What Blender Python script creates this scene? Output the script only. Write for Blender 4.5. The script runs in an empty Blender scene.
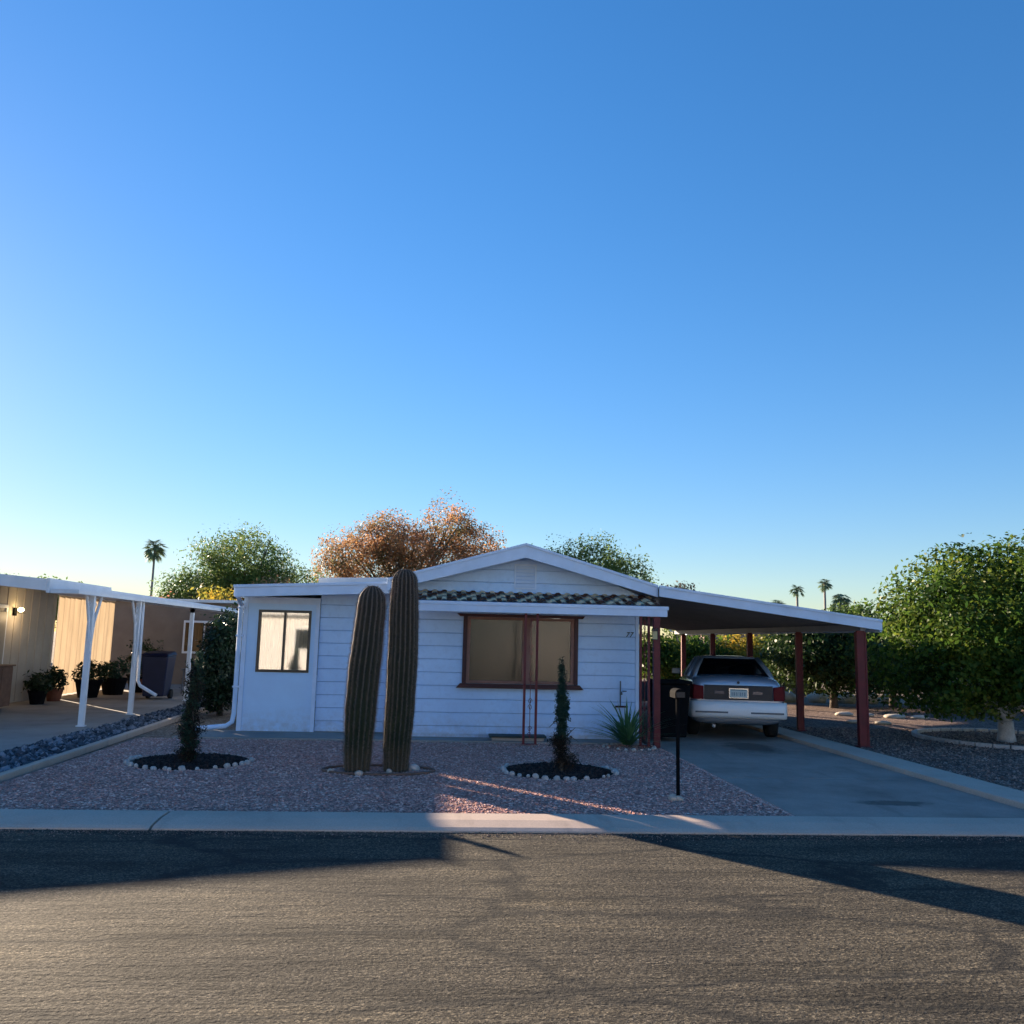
import bpy, math, random
import numpy as np
from mathutils import Vector, Matrix
R = math.radians
random.seed(7)
sc = bpy.context.scene
COL = sc.collection
HOR = 640.0

# ------------------------------------------------------------------ materials
def new_mat(name):
    m = bpy.data.materials.new(name); m.use_nodes = True
    nt = m.node_tree
    return m, nt, nt.nodes['Principled BSDF']

def N(nt, typ, **kw):
    n = nt.nodes.new(typ)
    for k, v in kw.items():
        if k.startswith('i_'):
            n.inputs[k[2:].replace('_', ' ')].default_value = v
        else:
            setattr(n, k, v)
    return n

def ramp(nt, fac, stops):
    r = nt.nodes.new('ShaderNodeValToRGB')
    el = r.color_ramp.elements
    el[0].position, el[0].color = stops[0][0], (*stops[0][1], 1)
    el[1].position, el[1].color = stops[-1][0], (*stops[-1][1], 1)
    for p, c in stops[1:-1]:
        e = el.new(p); e.color = (*c, 1)
    nt.links.new(fac, r.inputs[0])
    return r.outputs[0]

def mixc(nt, fac, a, b, mode='MIX'):
    m = nt.nodes.new('ShaderNodeMix'); m.data_type = 'RGBA'; m.blend_type = mode
    for s, v in ((m.inputs[0], fac), (m.inputs[6], a), (m.inputs[7], b)):
        if isinstance(v, (int, float)): s.default_value = v
        elif isinstance(v, tuple): s.default_value = (*v, 1)
        else: nt.links.new(v, s)
    return m.outputs[2]

def bump(nt, h, strength, dist, normal=None):
    b = N(nt, 'ShaderNodeBump', i_Strength=strength, i_Distance=dist)
    nt.links.new(h, b.inputs['Height'])
    if normal: nt.links.new(normal, b.inputs['Normal'])
    return b.outputs[0]

def coords(nt, scale=(1, 1, 1)):
    t = nt.nodes.new('ShaderNodeNewGeometry')
    mp = nt.nodes.new('ShaderNodeMapping')
    mp.inputs['Scale'].default_value = scale
    nt.links.new(t.outputs['Position'], mp.inputs[0])
    return mp.outputs[0]

def noise(nt, co, scale, detail=4, rough=.6, out=0):
    n = N(nt, 'ShaderNodeTexNoise', i_Scale=scale, i_Detail=detail, i_Roughness=rough)
    nt.links.new(co, n.inputs['Vector'])
    return n.outputs[out]

def paint(name, c, rough=.5, var=.12, scale=3.0, bmp=.0, metal=0., spec=.4, dirt=None):
    """paint / plain surface with soft uneven wear"""
    m, nt, p = new_mat(name)
    co = coords(nt)
    n1 = noise(nt, co, scale, 5, .65)
    n2 = noise(nt, co, scale * 9, 3, .6)
    d = tuple(x * (1 - var * 1.6) for x in c); l = tuple(min(1, x * (1 + var)) for x in c)
    cc = ramp(nt, n1, [(.3, d), (.7, l)])
    if dirt:
        cc = mixc(nt, ramp(nt, n2, [(.5, (0, 0, 0)), (.75, (.5, .5, .5))]), cc, dirt)
    nt.links.new(cc, p.inputs['Base Color'])
    p.inputs['Roughness'].default_value = rough
    p.inputs['Metallic'].default_value = metal
    p.inputs['Specular IOR Level'].default_value = spec
    if bmp: nt.links.new(bump(nt, n2, bmp, .01), p.inputs['Normal'])
    return m

def splash(nt, p, top=.5, c=(.30, .24, .20), amt=.55):
    """dried mud splash low on a wall"""
    co = coords(nt); sz = nt.nodes.new('ShaderNodeSeparateXYZ'); nt.links.new(co, sz.inputs[0])
    mr = N(nt, 'ShaderNodeMapRange'); nt.links.new(sz.outputs[2], mr.inputs[0]); mr.inputs[1].default_value = top; mr.inputs[2].default_value = .05
    n1 = noise(nt, co, 9, 6, .75)
    mu = N(nt, 'ShaderNodeMath', operation='MULTIPLY'); nt.links.new(mr.outputs[0], mu.inputs[0]); nt.links.new(ramp(nt, n1, [(.35, (0, 0, 0)), (.7, (1, 1, 1))]), mu.inputs[1])
    m2 = N(nt, 'ShaderNodeMath', operation='MULTIPLY'); nt.links.new(mu.outputs[0], m2.inputs[0]); m2.inputs[1].default_value = amt
    old = p.inputs['Base Color'].links[0].from_socket
    nt.links.new(mixc(nt, m2.outputs[0], old, c), p.inputs['Base Color'])
def stain(nt, co, cc, stains, f=.22, amt=.7):
    for (sx_, sy_, rx, ry) in stains:
        mp = nt.nodes.new('ShaderNodeMapping'); mp.vector_type = 'POINT'
        mp.inputs['Location'].default_value = (-sx_ / rx, -sy_ / ry, 0); mp.inputs['Scale'].default_value = (1 / rx, 1 / ry, 0)
        nt.links.new(co, mp.inputs[0])
        ln = N(nt, 'ShaderNodeVectorMath', operation='LENGTH'); nt.links.new(mp.outputs[0], ln.inputs[0])
        ad = N(nt, 'ShaderNodeMath', operation='MULTIPLY_ADD'); ad.inputs[1].default_value = 1.4
        nt.links.new(noise(nt, co, 5, 5, .7), ad.inputs[0]); nt.links.new(ln.outputs['Value'], ad.inputs[2])
        sc4 = N(nt, 'ShaderNodeMath', operation='MULTIPLY'); sc4.inputs[1].default_value = .4; nt.links.new(ad.outputs[0], sc4.inputs[0])
        k = mixc(nt, ramp(nt, sc4.outputs[0], [(.5, (amt,) * 3), (.66, (0, 0, 0))]), (1., 1., 1.), (f, f, f))
        cc = mixc(nt, 1., cc, k, 'MULTIPLY')
    return cc
def leafmat(name, cols, transl=.35, rough=.5, scale=.6, spec=.14):
    """leaves: colour per leaf plus a slow drift through the crown, light passes through"""
    m, nt, p = new_mat(name)
    g = nt.nodes.new('ShaderNodeNewGeometry')
    co = coords(nt)
    n1 = noise(nt, co, scale, 2, .5)
    mm = N(nt, 'ShaderNodeMath', operation='MULTIPLY_ADD'); mm.inputs[1].default_value = .42; 
    nt.links.new(g.outputs['Random Per Island'], mm.inputs[0])
    m2 = N(nt, 'ShaderNodeMath', operation='MULTIPLY_ADD'); m2.inputs[1].default_value = 1.5; m2.inputs[2].default_value = -.46
    nt.links.new(n1, m2.inputs[0]); nt.links.new(m2.outputs[0], mm.inputs[2])
    k = len(cols)
    cc = ramp(nt, mm.outputs[0], [(i / (k - 1), c) for i, c in enumerate(cols)])
    nt.links.new(cc, p.inputs['Base Color'])
    p.inputs['Roughness'].default_value = rough
    p.inputs['Specular IOR Level'].default_value = spec
    t = nt.nodes.new('ShaderNodeBsdfTranslucent'); nt.links.new(cc, t.inputs[0])
    mx = nt.nodes.new('ShaderNodeMixShader'); mx.inputs[0].default_value = transl
    nt.links.new(p.outputs[0], mx.inputs[1]); nt.links.new(t.outputs[0], mx.inputs[2])
    nt.links.new(mx.outputs[0], nt.nodes['Material Output'].inputs[0])
    return m

def gravelmat(name, cols, scale, bs=.9, big=.35):
    m, nt, p = new_mat(name)
    co = coords(nt)
    v = N(nt, 'ShaderNodeTexVoronoi', i_Scale=scale); nt.links.new(co, v.inputs['Vector'])
    v2 = N(nt, 'ShaderNodeTexVoronoi', feature='DISTANCE_TO_EDGE', i_Scale=scale); nt.links.new(co, v2.inputs['Vector'])
    sep = nt.nodes.new('ShaderNodeSeparateColor'); nt.links.new(v.outputs['Color'], sep.inputs[0])
    k = len(cols)
    cc = ramp(nt, sep.outputs[0], [(i / (k - 1), c) for i, c in enumerate(cols)])
    edge = ramp(nt, v2.outputs[0], [(0., (.35, .33, .33)), (.12, (1, 1, 1))])
    cc = mixc(nt, 1., cc, edge, 'MULTIPLY')
    n1 = noise(nt, co, .9, 4, .6)
    patch = ramp(nt, n1, [(.3, (1 - big,) * 3), (.7, (1., 1., 1.))])
    cc = mixc(nt, 1., cc, patch, 'MULTIPLY')
    nt.links.new(cc, p.inputs['Base Color'])
    p.inputs['Roughness'].default_value = .9
    p.inputs['Specular IOR Level'].default_value = .2
    h = ramp(nt, v2.outputs[0], [(0., (0, 0, 0)), (.35, (1, 1, 1))])
    nt.links.new(bump(nt, h, bs, .02), p.inputs['Normal'])
    return m

def stonemat(name, cols, rough=.85):
    m, nt, p = new_mat(name)
    g = nt.nodes.new('ShaderNodeNewGeometry')
    k = len(cols)
    cc = ramp(nt, g.outputs['Random Per Island'], [(i / (k - 1), c) for i, c in enumerate(cols)])
    n1 = noise(nt, coords(nt), 60, 3)
    cc = mixc(nt, .35, cc, ramp(nt, n1, [(.3, (.3, .3, .3)), (.7, (1, 1, 1))]), 'MULTIPLY')
    nt.links.new(cc, p.inputs['Base Color']); p.inputs['Roughness'].default_value = rough
    p.inputs['Specular IOR Level'].default_value = .25
    return m

def asphaltmat():
    m, nt, p = new_mat('asphalt')
    co = coords(nt)
    sx = coords(nt, (.35, 2.2, 1))
    v = N(nt, 'ShaderNodeTexVoronoi', i_Scale=95.); nt.links.new(co, v.inputs['Vector'])
    sep = nt.nodes.new('ShaderNodeSeparateColor'); nt.links.new(v.outputs['Color'], sep.inputs[0])
    agg = ramp(nt, sep.outputs[0], [(0., (.024, .022, .018)), (.45, (.062, .055, .043)), (.8, (.115, .10, .076)), (1., (.23, .20, .15))])
    n1 = noise(nt, sx, 1.6, 5, .62)
    st = ramp(nt, n1, [(.32, (.45, .46, .47)), (.55, (.92, .92, .92)), (.72, (1.25, 1.2, 1.1))])
    cc = mixc(nt, 1., agg, st, 'MULTIPLY')
    n2 = noise(nt, co, .45, 4, .55)
    cc = mixc(nt, 1., cc, ramp(nt, n2, [(.35, (.68, .68, .70)), (.65, (1.15, 1.12, 1.04))]), 'MULTIPLY')
    # long thin cracks and worn grooves running roughly along the street
    cr = N(nt, 'ShaderNodeTexVoronoi', feature='DISTANCE_TO_EDGE', i_Scale=.7, i_Randomness=1.)
    wv = noise(nt, co, 2.5, 5, .7, out=1)
    add = N(nt, 'ShaderNodeVectorMath', operation='MULTIPLY_ADD')
    nt.links.new(wv, add.inputs[0]); add.inputs[1].default_value = (.35, .35, .35); nt.links.new(coords(nt, (.45, 1.5, 1)), add.inputs[2])
    nt.links.new(add.outputs[0], cr.inputs['Vector'])
    cc = mixc(nt, ramp(nt, cr.outputs[0], [(0., (.9, .9, .9)), (.04, (0, 0, 0))]), cc, (.018, .018, .017))
    cc = stain(nt, co, cc, [(.9, 6.3, .55, .22), (-1.6, 5.4, .3, .5), (2.4, 4.6, .7, .25), (-3.2, 7.4, .9, .2), (.2, 3.6, .25, .3)], .55, .6)
    nt.links.new(cc, p.inputs['Base Color'])
    p.inputs['Roughness'].default_value = .92
    p.inputs['Specular IOR Level'].default_value = .2
    ng = noise(nt, co, 34, 4, .7)
    b1 = bump(nt, ng, .8, .022)
    b2 = bump(nt, noise(nt, sx, 5.0, 5, .65), .5, .05, b1)
    b3 = bump(nt, v.outputs['Distance'], .35, .006, b2)
    nt.links.new(b3, p.inputs['Normal'])
    return m

def concretemat(name, c, var=.18, stains=()):
    m, nt, p = new_mat(name)
    co = coords(nt)
    n1 = noise(nt, co, .8, 6, .65)
    cc = ramp(nt, n1, [(.3, tuple(x * (1 - var * 1.5) for x in c)), (.5, c), (.7, tuple(x * (1 + var) for x in c))])
    n2 = noise(nt, co, 70, 3, .6)
    cc = mixc(nt, .5, cc, ramp(nt, n2, [(.3, (.65, .65, .65)), (.7, (1.1, 1.1, 1.1))]), 'MULTIPLY')
    n3 = noise(nt, coords(nt, (2.6, .5, 1)), 1.3, 5, .6)
    cc = mixc(nt, ramp(nt, n3, [(.56, (0, 0, 0)), (.75, (.45, .45, .45))]), cc, tuple(x * .45 for x in c))
    for (sx_, sy_, rx, ry) in stains:
        mp = nt.nodes.new('ShaderNodeMapping'); mp.vector_type = 'POINT'
        mp.inputs['Location'].default_value = (-sx_ / rx, -sy_ / ry, 0); mp.inputs['Scale'].default_value = (1 / rx, 1 / ry, 0)
        nt.links.new(co, mp.inputs[0])
        ln = N(nt, 'ShaderNodeVectorMath', operation='LENGTH'); nt.links.new(mp.outputs[0], ln.inputs[0])
        ad = N(nt, 'ShaderNodeMath', operation='MULTIPLY_ADD'); ad.inputs[1].default_value = 1.4
        nt.links.new(noise(nt, co, 5, 5, .7), ad.inputs[0]); nt.links.new(ln.outputs['Value'], ad.inputs[2])
        sc4 = N(nt, 'ShaderNodeMath', operation='MULTIPLY'); sc4.inputs[1].default_value = .4; nt.links.new(ad.outputs[0], sc4.inputs[0])
        cc = mixc(nt, ramp(nt, sc4.outputs[0], [(.5, (.7,) * 3), (.66, (0, 0, 0))]), cc, tuple(x * .22 for x in c))
    nt.links.new(cc, p.inputs['Base Color'])
    p.inputs['Roughness'].default_value = .85; p.inputs['Specular IOR Level'].default_value = .25
    nt.links.new(bump(nt, n2, .3, .004), p.inputs['Normal'])
    return m

def glassmat(name, tint=(.03, .035, .04), alpha=.35, rough=.03):
    m, nt, p = new_mat(name)
    nt.nodes.remove(p)
    g = nt.nodes.new('ShaderNodeBsdfGlossy'); g.inputs['Roughness'].default_value = rough
    t = nt.nodes.new('ShaderNodeBsdfTransparent'); t.inputs[0].default_value = (*tint, 1)
    lw = nt.nodes.new('ShaderNodeFresnel'); lw.inputs[0].default_value = 1.6
    mp = N(nt, 'ShaderNodeMath', operation='MULTIPLY_ADD'); mp.inputs[1].default_value = 1.; mp.inputs[2].default_value = alpha
    mp.use_clamp = True
    nt.links.new(lw.outputs[0], mp.inputs[0])
    mx = nt.nodes.new('ShaderNodeMixShader')
    nt.links.new(mp.outputs[0], mx.inputs[0]); nt.links.new(t.outputs[0], mx.inputs[1]); nt.links.new(g.outputs[0], mx.inputs[2])
    nt.links.new(mx.outputs[0], nt.nodes['Material Output'].inputs[0])
    return m

def clothmat(name, c, transl=.7):
    m, nt, p = new_mat(name)
    n1 = noise(nt, coords(nt, (1, 1, .1)), 7, 4)
    cc = ramp(nt, n1, [(.3, tuple(x * .75 for x in c)), (.7, c)])
    nt.links.new(cc, p.inputs['Base Color']); p.inputs['Roughness'].default_value = .9
    t = nt.nodes.new('ShaderNodeBsdfTranslucent'); nt.links.new(cc, t.inputs[0])
    mx = nt.nodes.new('ShaderNodeMixShader'); mx.inputs[0].default_value = transl
    nt.links.new(p.outputs[0], mx.inputs[1]); nt.links.new(t.outputs[0], mx.inputs[2])
    nt.links.new(mx.outputs[0], nt.nodes['Material Output'].inputs[0])
    return m

def emis(name, c, s):
    m, nt, p = new_mat(name)
    p.inputs['Base Color'].default_value = (*c, 1)
    p.inputs['Emission Color'].default_value = (*c, 1); p.inputs['Emission Strength'].default_value = s
    return m

def cactusmat():
    m, nt, p = new_mat('cactus_skin')
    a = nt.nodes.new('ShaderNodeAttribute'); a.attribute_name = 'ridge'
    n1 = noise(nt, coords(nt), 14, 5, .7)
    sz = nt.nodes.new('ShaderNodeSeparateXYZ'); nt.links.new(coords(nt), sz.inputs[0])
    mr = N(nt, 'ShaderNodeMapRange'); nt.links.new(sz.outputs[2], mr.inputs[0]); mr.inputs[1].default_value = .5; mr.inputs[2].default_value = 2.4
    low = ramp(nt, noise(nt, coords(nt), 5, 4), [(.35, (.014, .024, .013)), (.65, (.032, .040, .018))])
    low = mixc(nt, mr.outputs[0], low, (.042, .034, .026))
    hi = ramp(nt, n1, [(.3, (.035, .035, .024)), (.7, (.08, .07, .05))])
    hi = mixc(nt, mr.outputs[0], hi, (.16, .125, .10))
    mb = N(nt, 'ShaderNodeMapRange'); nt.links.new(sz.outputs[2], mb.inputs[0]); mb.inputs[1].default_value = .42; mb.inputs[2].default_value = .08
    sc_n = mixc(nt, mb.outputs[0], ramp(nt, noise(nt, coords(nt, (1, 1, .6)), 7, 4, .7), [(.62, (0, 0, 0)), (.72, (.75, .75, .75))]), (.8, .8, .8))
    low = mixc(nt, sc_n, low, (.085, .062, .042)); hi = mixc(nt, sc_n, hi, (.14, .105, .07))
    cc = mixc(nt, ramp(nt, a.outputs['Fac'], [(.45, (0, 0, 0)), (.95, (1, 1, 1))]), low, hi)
    nt.links.new(cc, p.inputs['Base Color']); p.inputs['Roughness'].default_value = .7
    p.inputs['Specular IOR Level'].default_value = .2
    nt.links.new(bump(nt, n1, .5, .01), p.inputs['Normal'])
    return m

M = {}
M['siding'] = paint('pale_blue_white_siding', (.51, .70, .97), .45, .06, 1.2, .05, dirt=(.40, .54, .76))
M['panel'] = paint('pale_blue_panel', (.51, .72, .98), .42, .05, 1.0, .05)
for _k in ('siding', 'panel'): splash(M[_k].node_tree, M[_k].node_tree.nodes['Principled BSDF'])
M['trim'] = paint('white_trim', (.60, .73, .92), .4, .07, 2., .05)
M['roof_white'] = paint('white_roof_coat', (.62, .64, .66), .6, .1, 1.5, .1)
M['tile_a'] = paint('tile_brown', (.15, .06, .035), .9, .2, 12, .2, spec=.1)
M['tile_b'] = paint('tile_cream', (.90, .62, .38), .9, .15, 12, .2, spec=.1)
M['red'] = paint('oxblood_paint', (.13, .008, .014), .5, .2, 6, .08)
M['dkred'] = paint('dark_oxblood_paint', (.05, .008, .012), .5, .2, 6, .08)
M['brown'] = paint('brown_window_frame', (.26, .12, .09), .5, .15, 5)
M['bronze'] = paint('bronze_aluminium', (.05, .045, .04), .35, .1, 5, metal=.4)
M['iron'] = paint('black_iron', (.006, .006, .007), .9, .2, 9, spec=.08)
M['numeral'] = paint('black_numeral', (.01, .01, .012), .4, .1, 9)
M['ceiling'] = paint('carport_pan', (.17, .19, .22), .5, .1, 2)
M['glass'] = glassmat('window_glass', (.97, .97, .95), .16)
M['screen_glass'] = glassmat('screened_glass', (.55, .53, .50), .0, .2)
M['curtain'] = clothmat('cream_curtain', (.95, .86, .68), .2)
M['curtain_tan'] = clothmat('tan_curtain', (.13, .12, .105), .2)
M['room'] = paint('dim_room', (.12, .10, .08), .9)
M['concrete'] = concretemat('driveway_concrete', (.36, .275, .23), .22, [(5.1, 9.85, .5, .2), (5.3, 15.0, .5, .9)])
M['concrete_old'] = concretemat('worn_concrete', (.33, .30, .27))
M['kerb'] = concretemat('kerb_concrete', (.54, .42, .34), .1)
M['asphalt'] = asphaltmat()
M['pink'] = gravelmat('pink_gravel', [(.38, .18, .15), (.60, .31, .25), (.72, .40, .32), (.54, .34, .29), (.80, .56, .46)], 30)
M['darkgravel'] = gravelmat('brown_gravel', [(.10, .07, .06), (.22, .15, .125), (.30, .21, .17), (.36, .27, .23)], 22)
M['rivergravel'] = gravelmat('river_gravel', [(.04, .045, .055), (.10, .11, .13), (.22, .23, .26)], 14)
M['dirt'] = gravelmat('desert_ground', [(.20, .15, .11), (.32, .25, .19), (.40, .32, .25)], 18, .6)
M['mulch'] = gravelmat('bark_mulch', [(.014, .010, .010), (.035, .024, .020), (.06, .04, .03)], 30, 1.)
M['peb_pink'] = stonemat('pink_pebbles', [(.40, .18, .15), (.72, .35, .28), (.60, .36, .31), (.82, .46, .37), (.88, .64, .55)])
M['peb_dark'] = stonemat('brown_pebbles', [(.08, .06, .055), (.20, .145, .125), (.28, .20, .165), (.40, .32, .28)])
M['peb_river'] = stonemat('river_pebbles', [(.03, .035, .045), (.10, .11, .13), (.28, .30, .34)])
M['peb_bark'] = stonemat('bark_chips', [(.012, .009, .009), (.03, .02, .018), (.07, .045, .035)])
M['white_stone'] = paint('white_stone', (.50, .45, .42), .8, .2, 14, .5)
M['boulder'] = paint('pale_boulder', (.50, .44, .36), .85, .2, 4, .6)
M['cactus'] = cactusmat()
M['spine'] = paint('cactus_spines', (.24, .18, .14), .8, .2, 20)
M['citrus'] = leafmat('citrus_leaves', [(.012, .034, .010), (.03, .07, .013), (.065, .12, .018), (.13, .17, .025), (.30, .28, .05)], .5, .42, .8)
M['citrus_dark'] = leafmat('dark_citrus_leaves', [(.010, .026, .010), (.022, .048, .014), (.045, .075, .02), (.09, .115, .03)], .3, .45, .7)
M['green_tree'] = leafmat('grey_green_leaves', [(0.034, 0.075, 0.025), (0.075, 0.138, 0.040), (0.149, 0.218, 0.057), (0.345, 0.368, 0.115)], .45, .5, .4)
M['autumn'] = leafmat('autumn_leaves', [(.09, .11, .04), (.19, .17, .08), (.34, .20, .11), (.52, .27, .13), (.70, .38, .12)], .5, .5, .45)
M['pink_leaf'] = leafmat('bougainvillea_leaves', [(0.120, 0.135, 0.045), (0.300, 0.150, 0.090), (0.630, 0.240, 0.150)], .5, .5, .9)
M['golden'] = leafmat('golden_leaves', [(0.135, 0.180, 0.045), (0.360, 0.300, 0.045), (0.630, 0.360, 0.045)], .5, .5, .9)
M['hedge'] = leafmat('hedge_leaves', [(.006, .018, .010), (.012, .03, .014), (.02, .04, .018), (.07, .09, .06)], .2, .35, 1.5)
M['juniper'] = leafmat('juniper_leaves', [(0.016, 0.039, 0.031), (0.026, 0.058, 0.042), (0.039, 0.078, 0.047), (0.065, 0.091, 0.052)], .2, .6, 2.5)
M['dry'] = leafmat('dry_foliage', [(.02, .018, .015), (.04, .03, .022), (.07, .05, .035)], .2, .8, 3)
M['blade'] = leafmat('strap_leaves', [(0.051, 0.128, 0.064), (0.090, 0.205, 0.090), (0.179, 0.307, 0.128)], .3, .4, 3)
M['palm'] = leafmat('haze_lightened_palm_fronds', [(.10, .17, .10), (.16, .24, .13), (.25, .30, .18)], .3, .5, 1)  # frond greens lightened, distance haze put into the leaf colour
M['bark'] = paint('grey_brown_bark', (.11, .085, .065), .9, .25, 9, .8)
M['bark_white'] = paint('whitewashed_bark', (.50, .50, .50), .8, .18, 6, .5, dirt=(.12, .1, .09))
M['bark_red'] = paint('red_brown_bark', (.42, .2, .11), .9, .2, 7, .6)
M['palm_trunk'] = paint('palm_trunk_bark', (.28, .25, .22), .9, .2, 8, .6)
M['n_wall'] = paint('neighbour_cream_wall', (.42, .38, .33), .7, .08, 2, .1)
M['seam'] = paint('panel_seam_shadow_gap', (.10, .12, .15), .7)
M['n_back'] = paint('shade_brown_back_wall', (.17, .135, .11), .8, .1, 2)  # darker than the cream wall, shade of the recess put into its colour
M['pale'] = gravelmat('pale_gravel', [(.45, .38, .32), (.55, .48, .41), (.66, .58, .50)], 20, .5, .15)
M['o_wall'] = paint('cream_wall_opposite', (.74, .73, .72), .7, .06, 2)
M['n_trim'] = paint('neighbour_white_trim', (.70, .72, .76), .45, .06, 2, .05)
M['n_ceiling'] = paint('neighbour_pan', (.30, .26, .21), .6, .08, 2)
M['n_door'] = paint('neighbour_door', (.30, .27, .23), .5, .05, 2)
M['n_glass'] = glassmat('dim_glass', (.12, .11, .10), .1)
M['shade'] = clothmat('porch_shade', (.42, .33, .23), .42)
M['lamp'] = emis('lamp_glow', (1., .72, .32), 9.)
M['bin'] = paint('navy_plastic', (.008, .014, .05), .4, .1, 3)
M['rubber'] = paint('tyre_rubber', (.012, .012, .013), .85, .2, 8, .2)
M['alloy'] = paint('grey_wheel', (.35, .36, .38), .3, .1, 6, metal=.8)
M['carpaint'] = paint('silver_white_paint', (.36, .41, .49), .16, .02, 1, metal=.3, spec=.6)
M['bumper'] = paint('white_bumper', (.80, .78, .76), .35, .03, 2)
M['carglass'] = glassmat('car_glass', (.02, .02, .025), .06, .02)
M['carglass'].node_tree.nodes['Transparent BSDF'].inputs[0].default_value = (.10, .10, .12, 1)
M['taillight'] = paint('red_lens', (.13, .006, .009), .5, .05, 4, spec=.15)
M['clearlens'] = paint('clear_lens', (.06, .06, .08), .15, .05, 4, spec=.6)
M['platemark'] = paint('faded_plate_marks', (.24, .32, .34), .5, .3, 60)
M['chrome'] = paint('chrome', (.6, .62, .66), .15, .02, 4, metal=1.)
M['blacktrim'] = paint('black_trim', (.012, .014, .02), .4, .1, 4)
M['plate'] = paint('plate_enamel', (.46, .52, .5), .4, .05, 8)
M['terracotta'] = paint('terracotta_clay', (.16, .055, .03), .8, .2, 7, .2)
M['blackpot'] = paint('black_plastic', (.007, .007, .008), .9, .2, 7, spec=.08)
M['wood'] = paint('brown_wood', (.16, .085, .055), .7, .2, 7, .2)
M['chairgrey'] = paint('grey_metal', (.12, .125, .14), .5, .15, 7)
M['greenboard'] = paint('dark_green_board', (.02, .04, .04), .6, .2, 7)
M['lantern'] = paint('cream_lantern_glass', (.5, .42, .22), .4, .1, 7)
M['pinkwall'] = paint('pinkish_stucco', (.42, .30, .25), .9, .1, 2, .3)
M['block'] = paint('red_brown_block', (.20, .10, .075), .9, .2, 5, .4)
M['wire'] = paint('dark_wire', (.02, .02, .02), .6)

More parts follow.
